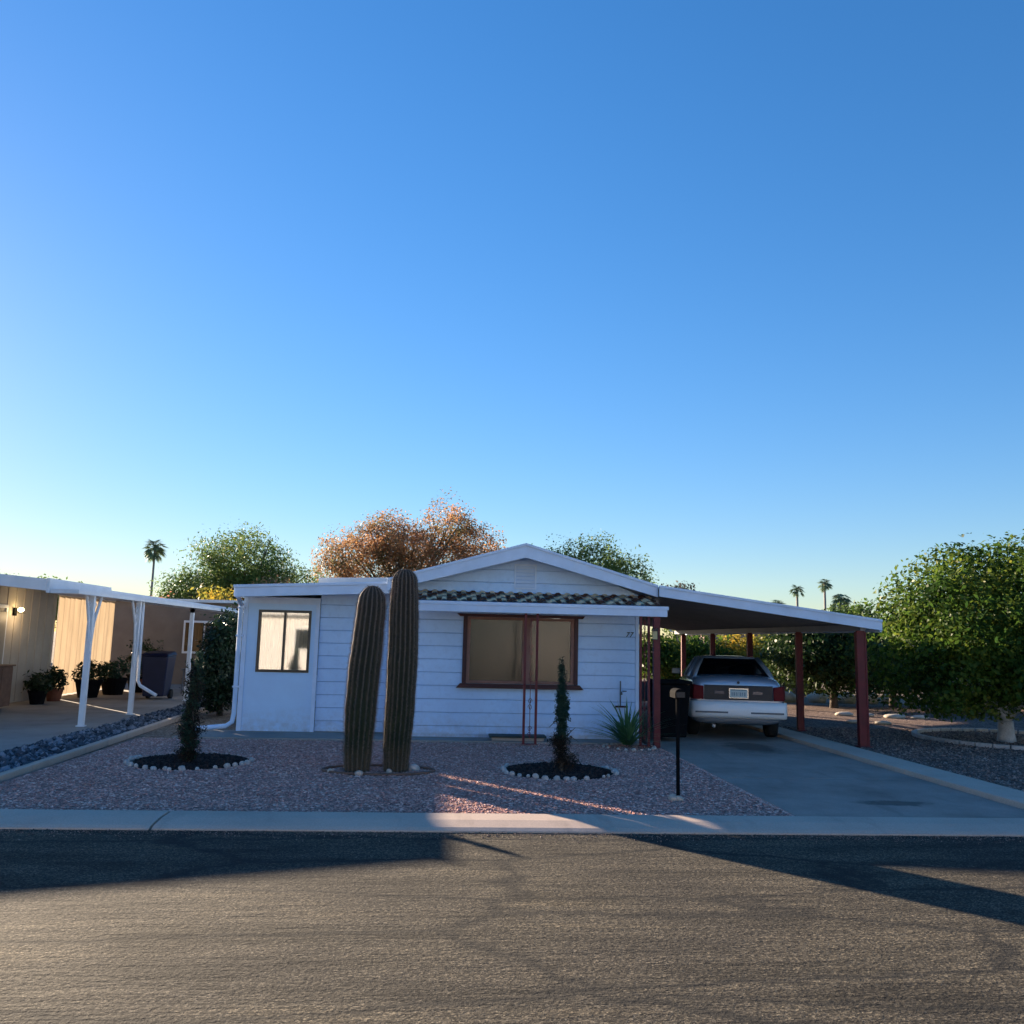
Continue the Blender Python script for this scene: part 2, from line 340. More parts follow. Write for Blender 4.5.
# ------------------------------------------------------------------ mesh builder
class MB:
    def __init__(self): self.v = []; self.f = []; self.mi = []
    def add(self, vs, fs, mi=0):
        b = len(self.v); self.v += [tuple(p) for p in vs]
        self.f += [tuple(i + b for i in f) for f in fs]; self.mi += [mi] * len(fs)
        return self
    def box(self, x0, x1, y0, y1, z0, z1, mi=0):
        vs = [(x, y, z) for z in (z0, z1) for y in (y0, y1) for x in (x0, x1)]
        return self.add(vs, [(0, 2, 3, 1), (4, 5, 7, 6), (0, 1, 5, 4), (2, 6, 7, 3), (0, 4, 6, 2), (1, 3, 7, 5)], mi)
    def hexa(self, p, mi=0):      # 8 points, bottom 4 (ccw) then top 4 (ccw)
        return self.add(p, [(3, 2, 1, 0), (4, 5, 6, 7), (0, 1, 5, 4), (1, 2, 6, 5), (2, 3, 7, 6), (3, 0, 4, 7)], mi)
    def prism(self, pts, y0, y1, mi=0):   # polygon in XZ, extruded along Y
        n = len(pts)
        vs = [(x, y0, z) for x, z in pts] + [(x, y1, z) for x, z in pts]
        fs = [tuple(range(n - 1, -1, -1)), tuple(range(n, 2 * n))] + [(i, (i + 1) % n, (i + 1) % n + n, i + n) for i in range(n)]
        return self.add(vs, fs, mi)
    def tube(self, pts, rad, seg=8, mi=0, cap=True):
        pts = [Vector(p) for p in pts]; n = len(pts)
        if not isinstance(rad, (list, tuple)): rad = [rad] * n
        b = len(self.v); prev = None
        for i, p in enumerate(pts):
            d = (pts[min(i + 1, n - 1)] - pts[max(i - 1, 0)]).normalized()
            ref = Vector((0, 0, 1)) if abs(d.z) < .9 else Vector((1, 0, 0))
            if prev is None: u = d.cross(ref).normalized()
            else: u = (prev - d * prev.dot(d)).normalized()
            prev = u; w = d.cross(u)
            for k in range(seg):
                a = 2 * math.pi * k / seg
                self.v.append(tuple(p + (u * math.cos(a) + w * math.sin(a)) * rad[i]))
        for i in range(n - 1):
            for k in range(seg):
                k2 = (k + 1) % seg
                self.f.append((b + i * seg + k, b + i * seg + k2, b + (i + 1) * seg + k2, b + (i + 1) * seg + k)); self.mi.append(mi)
        if cap:
            self.f.append(tuple(b + k for k in range(seg - 1, -1, -1))); self.mi.append(mi)
            self.f.append(tuple(b + (n - 1) * seg + k for k in range(seg))); self.mi.append(mi)
        return self
    def lathe(self, prof, cx=0, cy=0, seg=20, mi=0):
        b = len(self.v)
        for r, z in prof:
            for k in range(seg):
                a = 2 * math.pi * k / seg
                self.v.append((cx + r * math.cos(a), cy + r * math.sin(a), z))
        for i in range(len(prof) - 1):
            for k in range(seg):
                k2 = (k + 1) % seg
                self.f.append((b + i * seg + k, b + i * seg + k2, b + (i + 1) * seg + k2, b + (i + 1) * seg + k)); self.mi.append(mi)
        self.f.append(tuple(b + k for k in range(seg - 1, -1, -1))); self.mi.append(mi)
        self.f.append(tuple(b + (len(prof) - 1) * seg + k for k in range(seg))); self.mi.append(mi)
        return self
    def ell(self, c, r, rings=8, seg=12, jit=0, rnd=None, mi=0):
        b = len(self.v)
        rr = []
        for i in range(rings + 1):
            t = math.pi * i / rings
            for k in range(seg):
                a = 2 * math.pi * k / seg
                j = 1 + (rnd.uniform(-jit, jit) if rnd and 0 < i < rings else 0)
                self.v.append((c[0] + r[0] * math.sin(t) * math.cos(a) * j, c[1] + r[1] * math.sin(t) * math.sin(a) * j, c[2] - r[2] * math.cos(t) * j))
        for i in range(rings):
            for k in range(seg):
                k2 = (k + 1) % seg
                self.f.append((b + i * seg + k, b + i * seg + k2, b + (i + 1) * seg + k2, b + (i + 1) * seg + k)); self.mi.append(mi)
        return self
    def build(self, name, mats, parent=None, smooth=False, bevel=0, loc=None, shift=None):
        """shift: subtract so that the mesh is local to its origin / its parent's origin"""
        if shift is None:
            shift = parent.location if parent is not None else Vector((0, 0, 0))
            if parent is not None and parent.parent is not None: shift = parent.matrix_world.translation if False else Vector(parent.get('_w', (0, 0, 0)))
        s = Vector(shift)
        me = bpy.data.meshes.new(name)
        me.from_pydata([(x - s.x, y - s.y, z - s.z) for x, y, z in self.v], [], self.f)
        if not isinstance(mats, (list, tuple)): mats = [mats]
        for m in mats: me.materials.append(M[m] if isinstance(m, str) else m)
        me.polygons.foreach_set('material_index', self.mi)
        if smooth: me.polygons.foreach_set('use_smooth', [True] * len(me.polygons))
        me.update()
        o = bpy.data.objects.new(name, me); COL.objects.link(o)
        if bevel:
            b = o.modifiers.new('bevel', 'BEVEL'); b.width = bevel; b.segments = 2; b.limit_method = 'ANGLE'; b.angle_limit = R(50)
        if parent is not None: o.parent = parent
        if loc is not None: o.location = loc
        elif parent is None and shift != Vector((0, 0, 0)): o.location = s
        return o

def tag(o, label=None, cat=None, group=None, kind=None):
    if label: o['label'] = label
    if cat: o['category'] = cat
    if group: o['group'] = group
    if kind: o['kind'] = kind
    return o
def thing(name, label, cat, loc=(0, 0, 0), group=None, rz=0):
    o = bpy.data.objects.new(name, None); COL.objects.link(o)
    o.location = loc; o.rotation_euler = (0, 0, rz); o.empty_display_size = .3
    return tag(o, label, cat, group)
def copy_tree(o, parent=None):
    c = o.copy(); COL.objects.link(c)
    if parent: c.parent = parent
    for ch in list(o.children): copy_tree(ch, c)
    return c
Z = Vector((0, 0, 0))

# sub-parts: parent part has identity transform relative to its thing, so the thing's location is the shift
def sub(mb, name, mats, part, **k):
    return mb.build(name, mats, part, shift=part.parent.location if part.parent else part.location, **k)

# ------------------------------------------------------------------ setting
def sheet(name, pts, z, mat, thick=0):
    me = MB()
    n = len(pts)
    if thick:
        vs = [(x, y, z - thick) for x, y in pts] + [(x, y, z) for x, y in pts]
        me.add(vs, [tuple(range(n - 1, -1, -1)), tuple(range(n, 2 * n))] + [(i, (i + 1) % n, (i + 1) % n + n, i + n) for i in range(n)])
    else: me.add([(x, y, z) for x, y in pts], [tuple(range(n))])
    o = me.build(name, mat)
    return tag(o, kind='structure')
def rect(x0, x1, y0, y1): return [(x0, y0), (x1, y0), (x1, y1), (x0, y1)]

sheet('ground', rect(-400, 400, -200, 700), -.02, 'dirt')
sheet('road', rect(-80, 80, -1.5, 8.35), -.004, 'asphalt')
sheet('gravel_yard', rect(-4.95, 3.66, 8.95, 15.2), .018, 'pink')
sheet('dark_gravel_yard', rect(7.02, 19, 8.95, 26.5), .016, 'darkgravel')
sheet('gravel_strip', [(-6.15, 8.95), (-5.06, 8.95), (-5.5, 24), (-6.2, 24)], .012, 'rivergravel')
sheet('neighbour_driveway', [(-13, 8.95), (-6.15, 8.95), (-6.15, 30.5), (-13, 30.5)], .03, 'concrete_old', .06)
sheet('side_path', rect(-5.06, -3.5, 15.2, 28), .006, 'dirt')
sheet('walkway', rect(-4.4, 3.50, 15.2, 16.35), .045, 'concrete_old', .06)
# driveway as joined slabs with open joints between them
dv = MB()
ys = [8.955, 11.6, 14.6, 17.6, 20.6, 23.6, 28.4]
for a, b in zip(ys[:-1], ys[1:]):
    xl0, xl1 = 3.67, 3.67
    dv.box(3.67, 6.44, a + .008, b - .008, -.03, .035)
dvo = dv.build('driveway', 'concrete', bevel=.008); tag(dvo, kind='structure')
sheet('joint_filler', rect(3.67, 6.44, 8.955, 28.4), .022, 'mulch')
# kerbs: rolled ribbon along the street with joints, and the raised strip beside the driveway
kb = MB(); random.seed(3)
xs = [-60] + [-54 + 6 * i for i in range(8)]
xs = [-61.9, -49.9, -37.9, -25.9, -14.6, -8.6, -2.55, 6.6, 13.0, 19.2, 27, 39, 60]
for a, b in zip(xs[:-1], xs[1:]):
    pr = [(8.35, -.05), (8.35, .012), (8.42, .03), (8.65, .052), (8.95, .055), (8.95, -.05)]
    n = len(pr); g = .012
    sk = .0
    vs = [(a + g, y, z) for y, z in pr] + [(b - g, y, z) for y, z in pr]
    kb.add(vs, [tuple(range(n)), tuple(range(2 * n - 1, n - 1, -1))] + [(i, i + n, (i + 1) % n + n, (i + 1) % n) for i in range(n)])
tag(kb.build('kerb', 'kerb', bevel=.006), kind='structure')
ks = MB()
for i in range(7):
    ks.box(6.45, 7.0, 9.3 + i * 2.8, 9.3 + i * 2.8 + 2.79, -.03, .10)
tag(ks.build('driveway_kerb', 'kerb', bevel=.012), kind='structure')

def pebbles(name, label, n, region, zc, r0, r1, mat, seed, avoid=(), cat='gravel', flat=.7):
    rs = np.random.RandomState(seed)
    pts = []
    while len(pts) < n:
        p = region(rs)
        if all((p[0] - a[0]) ** 2 + (p[1] - a[1]) ** 2 > a[2] ** 2 for a in avoid): pts.append(p)
    base = np.array([(1, 0, 0), (0, 1, 0), (-1, 0, 0), (0, -1, 0), (0, 0, 1), (0, 0, -1)], float)
    F = np.array([(0, 1, 4), (1, 2, 4), (2, 3, 4), (3, 0, 4), (1, 0, 5), (2, 1, 5), (3, 2, 5), (0, 3, 5)])
    V = np.zeros((n, 6, 3)); P = np.array(pts)
    r = r0 + (r1 - r0) * rs.uniform(0, 1, (n, 1, 1)) ** 1.8
    j = rs.uniform(.6, 1.25, (n, 6, 3))
    a = rs.uniform(0, 6.28, n); ca, sa = np.cos(a)[:, None], np.sin(a)[:, None]
    b = base[None] * j + rs.uniform(-.25, .25, (n, 6, 3))
    x = b[..., 0] * ca - b[..., 1] * sa; y = b[..., 0] * sa + b[..., 1] * ca
    V[..., 0] = x; V[..., 1] = y; V[..., 2] = b[..., 2] * flat
    V *= r
    V[..., 0] += P[:, 0, None]; V[..., 1] += P[:, 1, None]; V[..., 2] += zc + r[..., 0] * .25
    faces = (F[None] + (np.arange(n) * 6)[:, None, None]).reshape(-1, 3)
    me = bpy.data.meshes.new(name)
    me.from_pydata(V.reshape(-1, 3).tolist(), [], faces.tolist())
    me.materials.append(M[mat]); me.update()
    o = bpy.data.objects.new(name, me); COL.objects.link(o)
    return tag(o, label, cat, kind='stuff')
U = lambda x0, x1, y0, y1: (lambda rs: (rs.uniform(x0, x1), rs.uniform(y0, y1)))
RING1 = (-3.36, 12.5, .77); RING2 = (1.60, 12.05, .74)
AV = [RING1, RING2]
pebbles('pink_gravel', 'loose pink and grey gravel covering the front yard', 80000, lambda rs: (min(3.64 + abs(rs.normal()) * .04, rs.uniform(-4.9, 4.1)) if rs.uniform() < .985 else 3.64 + abs(rs.normal()) * .10, rs.uniform(8.98, 15.18) if rs.uniform() < .994 else 8.95 - abs(rs.normal()) * .14), .018, .006, .024, 'peb_pink', 1, AV, flat=.36)
pebbles('brown_gravel', 'loose brown gravel in the yard right of the driveway', 16000, U(7.04, 12, 9.5, 19), .016, .012, .03, 'peb_dark', 2)
pebbles('road_grit', 'fine grit gathered along the road edge at the kerb', 5000, lambda rs: (rs.uniform(-7, 8), 8.35 - abs(rs.normal()) * .13), -.002, .003, .009, 'peb_dark', 9)
def rstrip(rs):
    y = 9.0 + (24 - 9.0) * rs.uniform() ** 1.3; t = (y - 8.72) / 15.3
    return (rs.uniform(-6.12 - .05 * t, -5.1 - .42 * t), y)
pebbles('grey_gravel', 'coarse dark grey river gravel in the strip beside the left driveway', 3200, rstrip, .012, .03, .065, 'peb_river', 3)
def disc(c):
    def f(rs):
        a = rs.uniform(0, 6.283); r = (c[2] - .08) * math.sqrt(rs.uniform())
        return (c[0] + r * math.cos(a), c[1] + r * math.sin(a))
    return f
for i, c in enumerate((RING1, RING2)):
    pts = [(c[0] + c[2] * math.cos(a * math.pi / 16), c[1] + c[2] * math.sin(a * math.pi / 16)) for a in range(32)]
    sheet('mulch_bed', pts, .03, 'mulch', .02)
    pebbles('bark_mulch', ['dark bark mulch in the bed left of the cacti', 'dark bark mulch in the bed right of the cacti'][i], 1800, disc(c), .03, .012, .035, 'peb_bark', 5 + i, cat='mulch')

# white edging stones of the beds: one by one
rnd = random.Random(5)
stone_me = []
for k in range(5):
    m_ = MB(); m_.ell((0, 0, 0), (.052, .04, .042), 5, 8, .14, rnd)
    o = m_.build('edging_stone', 'white_stone', smooth=True); stone_me.append(o.data); bpy.data.objects.remove(o)
def edging(c, label, group, n, r, skip=None, sc_=1.):
    for k in range(n):
        a = 2 * math.pi * k / n + rnd.uniform(-.05, .05)
        if (skip and skip(a)) or rnd.random() < .08: continue
        o = bpy.data.objects.new('edging_stone', rnd.choice(stone_me)); COL.objects.link(o)
        s = rnd.uniform(.65, 1.35) * sc_
        r2 = r * rnd.uniform(.97, 1.03); o.location = (c[0] + r2 * math.cos(a), c[1] + r2 * math.sin(a), rnd.uniform(.03, .045)); o.scale = (s, s, s * rnd.uniform(.8, 1.1))
        o.rotation_euler = (0, 0, a + math.pi / 2 + rnd.uniform(-.3, .3))
        tag(o, label, 'stone', group)
edging(RING1, 'small white stone in the ring edging the mulch bed left of the cacti', 'white stones round the left mulch bed', 36, .79, lambda a: math.sin(a) > .35, .8)
edging(RING2, 'small white stone in the ring edging the mulch bed right of the cacti', 'white stones round the right mulch bed', 36, .76, lambda a: math.sin(a) > .55, .8)

# pale edging line between pink gravel and grey strip
eg = MB()
for i in range(17):
    y0 = 8.96 + i * .9; t0 = (y0 - 8.72) / 15.3; t1 = (y0 + .88 - 8.72) / 15.3
    xa, xb = -5.06 - .44 * t0, -5.06 - .44 * t1
    eg.hexa([(xa, y0, -.02), (xa + .11, y0, -.02), (xb + .11, y0 + .88, -.02), (xb, y0 + .88, -.02),
             (xa, y0, .075), (xa + .11, y0, .075), (xb + .11, y0 + .88, .075), (xb, y0 + .88, .075)])
tag(eg.build('garden_edging', 'kerb', bevel=.01), 'long pale concrete edging between pink gravel and grey gravel strip', 'edging')

# ------------------------------------------------------------------ our house
HL = Vector((0, 15.75, 0))
house = thing('house', 'pale blue single-storey mobile home with white gable front and low side room', 'house', HL)
YW = 15.75
def siding_wall(m, x_l, x_r, z0, z1, y, course=.23, holes=(), lap=.016):
    """lap siding facing -Y; x_l / x_r functions of z; holes (x0,x1,z0,z1)"""
    zs = set([z0, z1]); k = math.ceil(z0 / course)
    while k * course < z1: zs.add(k * course); k += 1
    for h in holes:
        for q in (h[2], h[3]):
            if z0 < q < z1: zs.add(q)
    zs = sorted(zs); sr_ = random.Random(int(x_l(.5) * 100))
    for a, b in zip(zs[:-1], zs[1:]):
        if b - a < 1e-4: continue
        mid = (a + b) / 2; base = math.floor(mid / course) * course
        fa = (a - base) / course; fb = (b - base) / course
        ya = y - lap * (1 - fa); yb = y - lap * (1 - fb)
        spans = [(None, None)]
        for h in holes:
            if h[2] - 1e-6 < mid < h[3] + 1e-6: spans = [(None, h[0]), (h[1], None)]
        gr = fa < .01 and b - a > .03
        for (s0, s1) in spans:
            xa0 = x_l(a) if s0 is None else s0; xb0 = x_l(b) if s0 is None else s0
            xa1 = x_r(a) if s1 is None else s1; xb1 = x_r(b) if s1 is None else s1
            a2 = a + (.016 if gr else 0)
            m.add([(xa0, ya, a2), (xa1, ya, a2), (xb1, yb, b), (xb0, yb, b)], [(0, 1, 2, 3)])
            if gr and xa1 - xa0 > .8 and sr_.random() < .0:
                q = sr_.uniform(xa0 + .2, xa1 - .2)
                m.add([(q, ya - .001, a2), (q + .006, ya - .001, a2), (q + .006, yb - .001, b), (q, yb - .001, b)], [(0, 1, 2, 3)], 1)
            if gr:
                m.add([(xa0, y + .022, a2), (xa1, y + .022, a2), (xa1, ya, a2), (xa0, ya, a2)], [(0, 1, 2, 3)])
                m.add([(xa0, y, a), (xa1, y, a), (xa1, y + .022, a2), (xa0, y + .022, a2)], [(0, 1, 2, 3)])
WIN = (.42, 2.34, .98, 2.15)
w = MB()
siding_wall(w, lambda z: -.95, lambda z: 3.50, .10, 2.62, YW, .23, [WIN])
PK = 1.40
siding_wall(w, lambda z: -.93 if z < 2.55 else PK - (3.26 - z) / .285, lambda z: 3.48 if z < 2.55 else min(3.48, PK + (3.26 - z) / .285), 2.62, 3.25, YW, .23)
w.box(-.93, .42, YW + .03, YW + .09, 0, 2.62); w.box(2.34, 3.48, YW + .03, YW + .09, 0, 2.62)
w.box(.42, 2.30, YW + .03, YW + .09, 0, .98); w.box(.42, 2.30, YW + .03, YW + .09, 2.16, 2.62)
w.box(3.41, 3.50, YW + .09, 28.2, 0, 2.5); w.box(-.95, 3.3, 28.2, 28.3, 0, 2.6)
w.box(-.95, -.86, YW + .09, 28.2, 0, 2.6)
wo = w.build('wall', ['siding', 'seam'], house)
# corner trim, skirting, corner board
c_ = MB(); c_.box(3.46, 3.52, YW - .03, YW + .05, .02, 2.45); c_.build('corner_trim', 'trim', house, bevel=.004)
c_ = MB(); c_.box(-.97, -.90, YW - .03, YW + .02, .02, 2.6); c_.build('corner_trim', 'trim', house, bevel=.004)
# gable vent
gv = MB(); vx0, vx1, vz0, vz1 = 1.27, 1.61, 2.69, 3.08
gv.box(vx0 - .03, vx0, YW - .04, YW - .005, vz0, vz1); gv.box(vx1, vx1 + .03, YW - .04, YW - .005, vz0, vz1)
gv.box(vx0 - .03, vx1 + .03, YW - .042, YW - .005, vz0 - .03, vz0); gv.box(vx0 - .03, vx1 + .03, YW - .042, YW - .005, vz1, vz1 + .03)
for k in range(6):
    z = vz0 + .012 + k * .064
    gv.hexa([(vx0, YW - .038, z), (vx1, YW - .038, z), (vx1, YW - .032, z), (vx0, YW - .032, z),
             (vx0, YW - .02, z + .05), (vx1, YW - .02, z + .05), (vx1, YW - .014, z + .05), (vx0, YW - .014, z + .05)])
gvo = gv.build('gable_vent', 'trim', house)
# main roof: two slopes, thick white fascia
ZP, SL = 3.43, .285
def slope_slab(m, xa, za, xb, zb, y0, y1, t):
    m.hexa([(xa, y0, za - t), (xb, y0, zb - t), (xb, y1, zb - t), (xa, y1, za - t), (xa, y0, za), (xb, y0, zb), (xb, y1, zb), (xa, y1, za)])
YF = 15.30
rf = MB()
rf.prism([(-1.0, ZP - SL * 2.4 - .06), (PK, ZP - .06), (3.76, ZP - SL * 2.36 - .06), (3.76, ZP - SL * 2.36), (PK, ZP), (-1.0, ZP - SL * 2.4)], YF + .03, 28.6)
ro = rf.build('roof', 'roof_white', house)
fa = MB()
fa.prism([(-1.0, ZP - SL * 2.4 - .20), (PK, ZP - .24), (3.76, ZP - SL * 2.36 - .20), (3.76, ZP - SL * 2.36 + .01), (PK, ZP + .012), (-1.0, ZP - SL * 2.4 + .01)], YF - .02, YF + .028)
fa.prism([(-1.0, ZP - SL * 2.4 - .035), (PK, ZP - .03), (3.76, ZP - SL * 2.36 - .035), (3.76, ZP - SL * 2.36 + .014), (PK, ZP + .016), (-1.0, ZP - SL * 2.4 + .014)], YF - .045, YF - .022)
sub(fa, 'fascia', 'trim', ro, bevel=.004)
sf = MB(); sf.prism([(-.95, ZP - SL * 2.35 - .10), (PK, ZP - .09), (3.7, ZP - SL * 2.3 - .10), (3.7, ZP - SL * 2.3 - .07), (PK, ZP - .065), (-.95, ZP - SL * 2.35 - .07)], YF + .03, YW - .02)
sub(sf, 'soffit', 'trim', ro)
vp = MB(); vp.tube([(3.0, 22, 2.8), (3.0, 22, 3.32)], .045, 10); vp.lathe([(.09, 3.30), (.09, 3.36), (.02, 3.42)], 3.0, 22, 10)
sub(vp, 'vent_pipe', 'iron', ro, smooth=False)

# main window
wx0, wx1, wz0, wz1 = WIN
wi = MB()      # outer dark red frame
wi.box(wx0 - .07, wx0, YW - .05, YW + .02, wz0, wz1); wi.box(wx1, wx1 + .07, YW - .05, YW + .02, wz0, wz1)
wi.prism([(wx0 - .13, wz1), (wx1 + .15, wz1), (wx1 + .19, wz1 + .05), (wx0 - .19, wz1 + .05)], YW - .07, YW + .02)
wi.prism([(wx0 - .17, wz0 - .08), (wx1 + .17, wz0 - .08), (wx1 + .10, wz0 - .003), (wx0 - .10, wz0 - .003)], YW - .11, YW + .0)
wo_ = wi.build('window', 'dkred', house, bevel=.004)
fr = MB()
for a, b in ((wx0 + .002, wx0 + .06), (wx1 - .06, wx1 - .002), (1.41, 1.55)):
    fr.box(a, b, YW - .03, YW + .03, wz0 + .05, wz1 - .05)
fr.box(wx0 + .002, wx1 - .002, YW - .032, YW + .03, wz0 + .002, wz0 + .05); fr.box(wx0 + .002, wx1 - .002, YW - .032, YW + .03, wz1 - .05, wz1 - .002)
sub(fr, 'window_frame', 'brown', wo_, bevel=.003)
for a, b in ((wx0 + .06, 1.41), (1.55, wx1 - .06)):
    g = MB(); g.box(a, b, YW + .0, YW + .006, wz0 + .05, wz1 - .05); sub(g, 'pane', 'screen_glass', wo_)
def curtain(x0, x1, y, z0, z1, n=60, amp=.025, seed=1, fr_=9.):
    m = MB(); rr = random.Random(seed); ph = rr.uniform(0, 6)
    vs = []
    for i in range(n + 1):
        t = i / n; x = x0 + (x1 - x0) * t
        yy = y + amp * math.sin(t * (x1 - x0) * fr_ * 6.28 + ph + .8 * math.sin(t * 9 + ph)) + amp * .4 * math.sin(t * 41)
        vs += [(x, yy, z0), (x, yy, z1)]
    m.add(vs, [(2 * i, 2 * i + 2, 2 * i + 3, 2 * i + 1) for i in range(n)])
    return m
sub(curtain(wx0 + .02, wx1 - .02, YW + .10, wz0, wz1, 60, .004, 3, 3), 'blind', 'curtain_tan', wo_, smooth=True)
rm = MB(); rm.box(wx0, wx1, YW + .7, YW + .75, wz0, wz1); sub(rm, 'room_back', 'room', wo_)

# house number 77 beside the corner
cu = bpy.data.curves.new('house_number', 'FONT'); cu.body = '77'; cu.size = .13; cu.extrude = .006; cu.shear = .25; cu.space_character = 1.05
to = bpy.data.objects.new('house_number_tmp', cu); COL.objects.link(to)
dg = bpy.context.evaluated_depsgraph_get()
me = bpy.data.meshes.new_from_object(to.evaluated_get(dg)); bpy.data.objects.remove(to)
me.transform(Matrix.Translation(Vector((3.27, YW - .028, 1.85)) - HL) @ Matrix.Rotation(R(90), 4, 'X'))
me.materials.clear(); me.materials.append(M['numeral'])
ho = bpy.data.objects.new('house_number', me); COL.objects.link(ho); ho.parent = house

# left side room: smooth panel, lap siding, sliding window, low roof
YL = 16.30; LX0, LX1 = -3.58, -.97
pw = MB(); LW = (-3.32, -2.42, 1.10, 2.17)
for a in ((LX0, LW[0], .0, 2.42), (LW[1], -2.27, .0, 2.42), (LW[0], LW[1], .0, LW[2]), (LW[0], LW[1], LW[3], 2.42)):
    pw.box(a[0], a[1], YL - .05, YL + .04, a[2], a[3])
pwo = pw.build('front_panel', 'panel', house)
tr = MB(); tr.box(LX0 - .03, LX0 + .05, YL - .075, YL - .052, .0, 2.42); tr.box(-2.32, -2.25, YL - .075, YL - .052, .0, 2.42); tr.box(LX0 + .05, -2.32, YL - .072, YL - .052, 2.30, 2.42)
tr.build('panel_trim', 'trim', house)
sw = MB(); siding_wall(sw, lambda z: -2.25, lambda z: -.98, .06, 2.55, YL, .23)
sw.box(-2.25, -.98, YL + .03, YL + .08, 0, 2.55); sw.box(LX0, LX0 + .08, YL + .04, 24.5, 0, 2.42); sw.box(LX0, -.97, 24.5, 24.6, 0, 2.45)
sw.build('side_room_wall', ['siding', 'seam'], house)
x0, x1, z0, z1 = LW
wl = MB()
for b in ((x0 - .02, x0 + .025, z0, z1), (x1 - .025, x1 + .02, z0, z1), (-2.89, -2.85, z0 + .025, z1 - .025)):
    wl.box(b[0], b[1], YL - .07, YL - .0, b[2], b[3])
wl.box(x0 - .02, x1 + .02, YL - .072, YL, z0 - .02, z0 + .025); wl.box(x0 - .02, x1 + .02, YL - .072, YL, z1 - .025, z1 + .02)
wlo = wl.build('sliding_window', 'bronze', house)
for a, b in ((x0 + .025, -2.89), (-2.85, x1 - .025)):
    g = MB(); g.box(a, b, YL - .035, YL - .03, z0 + .025, z1 - .025); sub(g, 'pane', 'glass', wlo)
sub(curtain(x0 + .0, -2.90, YL + .07, z0, z1, 60, .022, 5, 12), 'curtain', 'curtain', wlo, smooth=True)
sub(curtain(-2.84, x1, YL + .07, z0, z1, 60, .012, 8, 7), 'curtain', 'curtain', wlo, smooth=True)
rm = MB(); rm.box(x0 - .1, x1 + .1, YL + .9, YL + .95, z0 - .1, z1 + .1); sub(rm, 'room_back', 'room', wlo)
sr = MB()
slope_slab(sr, -3.62, 2.56, -.99, 2.69, 15.6, 24.9, .06)
sro = sr.build('side_roof', 'roof_white', house)
sfm = MB(); slope_slab(sfm, -3.64, 2.58, -.97, 2.71, 15.56, 15.598, .20); slope_slab(sfm, -3.66, 2.59, -.97, 2.72, 15.535, 15.558, .05)
slope_slab(sfm, -3.66, 2.58, -3.622, 2.58, 15.6, 24.9, .18)
sub(sfm, 'fascia', 'trim', sro, bevel=.004)
up = MB(); slope_slab(up, -2.36, 2.82, -.99, 2.86, 16.6, 24.0, .22); up.build('upper_roof', 'roof_white', house)
# downspout at the left corner with outlet lying along the ground
ds = MB()
ds.tube([(-3.62, 15.75, 2.40), (-3.66, 16.22, 2.25), (-3.66, 16.22, .35), (-3.68, 16.20, .20), (-3.78, 16.18, .13), (-4.4, 16.05, .08)], .042, 8)
for z in (.8, 1.7, 2.2): ds.box(-3.71, -3.58, 16.17, 16.26, z, z + .03)
ds.build('downspout', 'trim', house, smooth=False)

# tiled pent awning with white beam over the front window
aw = thing('window_awning', 'narrow tiled awning with white beam across the gable front above the big window', 'awning', (1.3, 15.2, 2.2))
Yb = 14.82
til = MB(); x = -.56; k = 0
while x < 3.62:
    # S-tile: barrel and pan, running down the slope
    n = 6
    for j in range(n):
        a0 = math.pi * j / n; a1 = math.pi * (j + 1) / n
        for (s, off, mi) in ((1, 0, 1), (-1, .085, 0)):
            xa = x + off + .0425 - .0425 * math.cos(a0); xb = x + off + .0425 - .0425 * math.cos(a1)
            za = .014 * s * math.sin(a0); zb = .014 * s * math.sin(a1)
            for q in range(3):
                f0, f1 = q / 3, (q + 1) / 3
                y0 = YW - .03 + (Yb + .02 - YW) * f0; y1 = YW - .03 + (Yb + .02 - YW) * f1
                h0 = 2.60 - .22 * f0; h1 = 2.60 - .22 * f1 + .018
                mm = mi if (q + k) % 3 != 0 else 1 - mi
                til.add([(xa, y1, h1 + za), (xb, y1, h1 + zb), (xb, y0, h0 + zb), (xa, y0, h0 + za)], [(0, 1, 2, 3)], mm)
    x += .17; k += 1
til.build('tile_roof', ['tile_a', 'tile_b'], aw, smooth=False)
bm_ = MB(); bm_.box(-.60, 3.80, Yb - .04, Yb + .04, 2.20, 2.36); bm_.box(-.62, 3.82, Yb - .055, Yb - .042, 2.315, 2.375)
bm_.build('beam', 'trim', aw, bevel=.005)
un = MB(); un.hexa([(-.56, Yb + .04, 2.30), (3.5, Yb + .04, 2.30), (3.5, YW - .03, 2.50), (-.56, YW - .03, 2.50), (-.56, Yb + .04, 2.325), (3.5, Yb + .04, 2.325), (3.5, YW - .03, 2.54), (-.56, YW - .03, 2.54)])
un.build('soffit', 'trim', aw)

def iron_post(loc, label, w_=.20, h=2.195):
    t = thing('ornamental_post', label, 'post', loc, 'red ornamental iron posts under the awning')
    for s in (0, 1):
        m_ = MB(); m_.box(-w_ / 2 + s * w_ - .02, -w_ / 2 + s * w_ + .02, -.018, .018, 0, h)
        m_.build('bar', 'red', t, shift=Z)
    sm = MB()
    nz = 5
    for i in range(nz):
        zc = .2 + i * (h - .4) / (nz - 1)
        for s in (-1, 1):
            p = []
            for q in range(15):
                a = q / 14 * 2.6 * math.pi; r = .042 * (1 - q / 18)
                p.append((s * (w_ / 4 - .006) * 1. * math.cos(a) * r / .042 * .8, 0, zc + s * .05 + r * 1.3 * math.sin(a)))
            sm.tube(p, .005, 5)
    sm.tube([(0, 0, .1), (0, 0, h - .1)], .006, 5)
    sm.build('scrollwork', 'red', t, shift=Z)
    f = MB(); f.box(-w_ / 2 - .03, w_ / 2 + .03, -.03, .03, 0, .012); f.build('foot_plate', 'red', t, shift=Z)
    return t
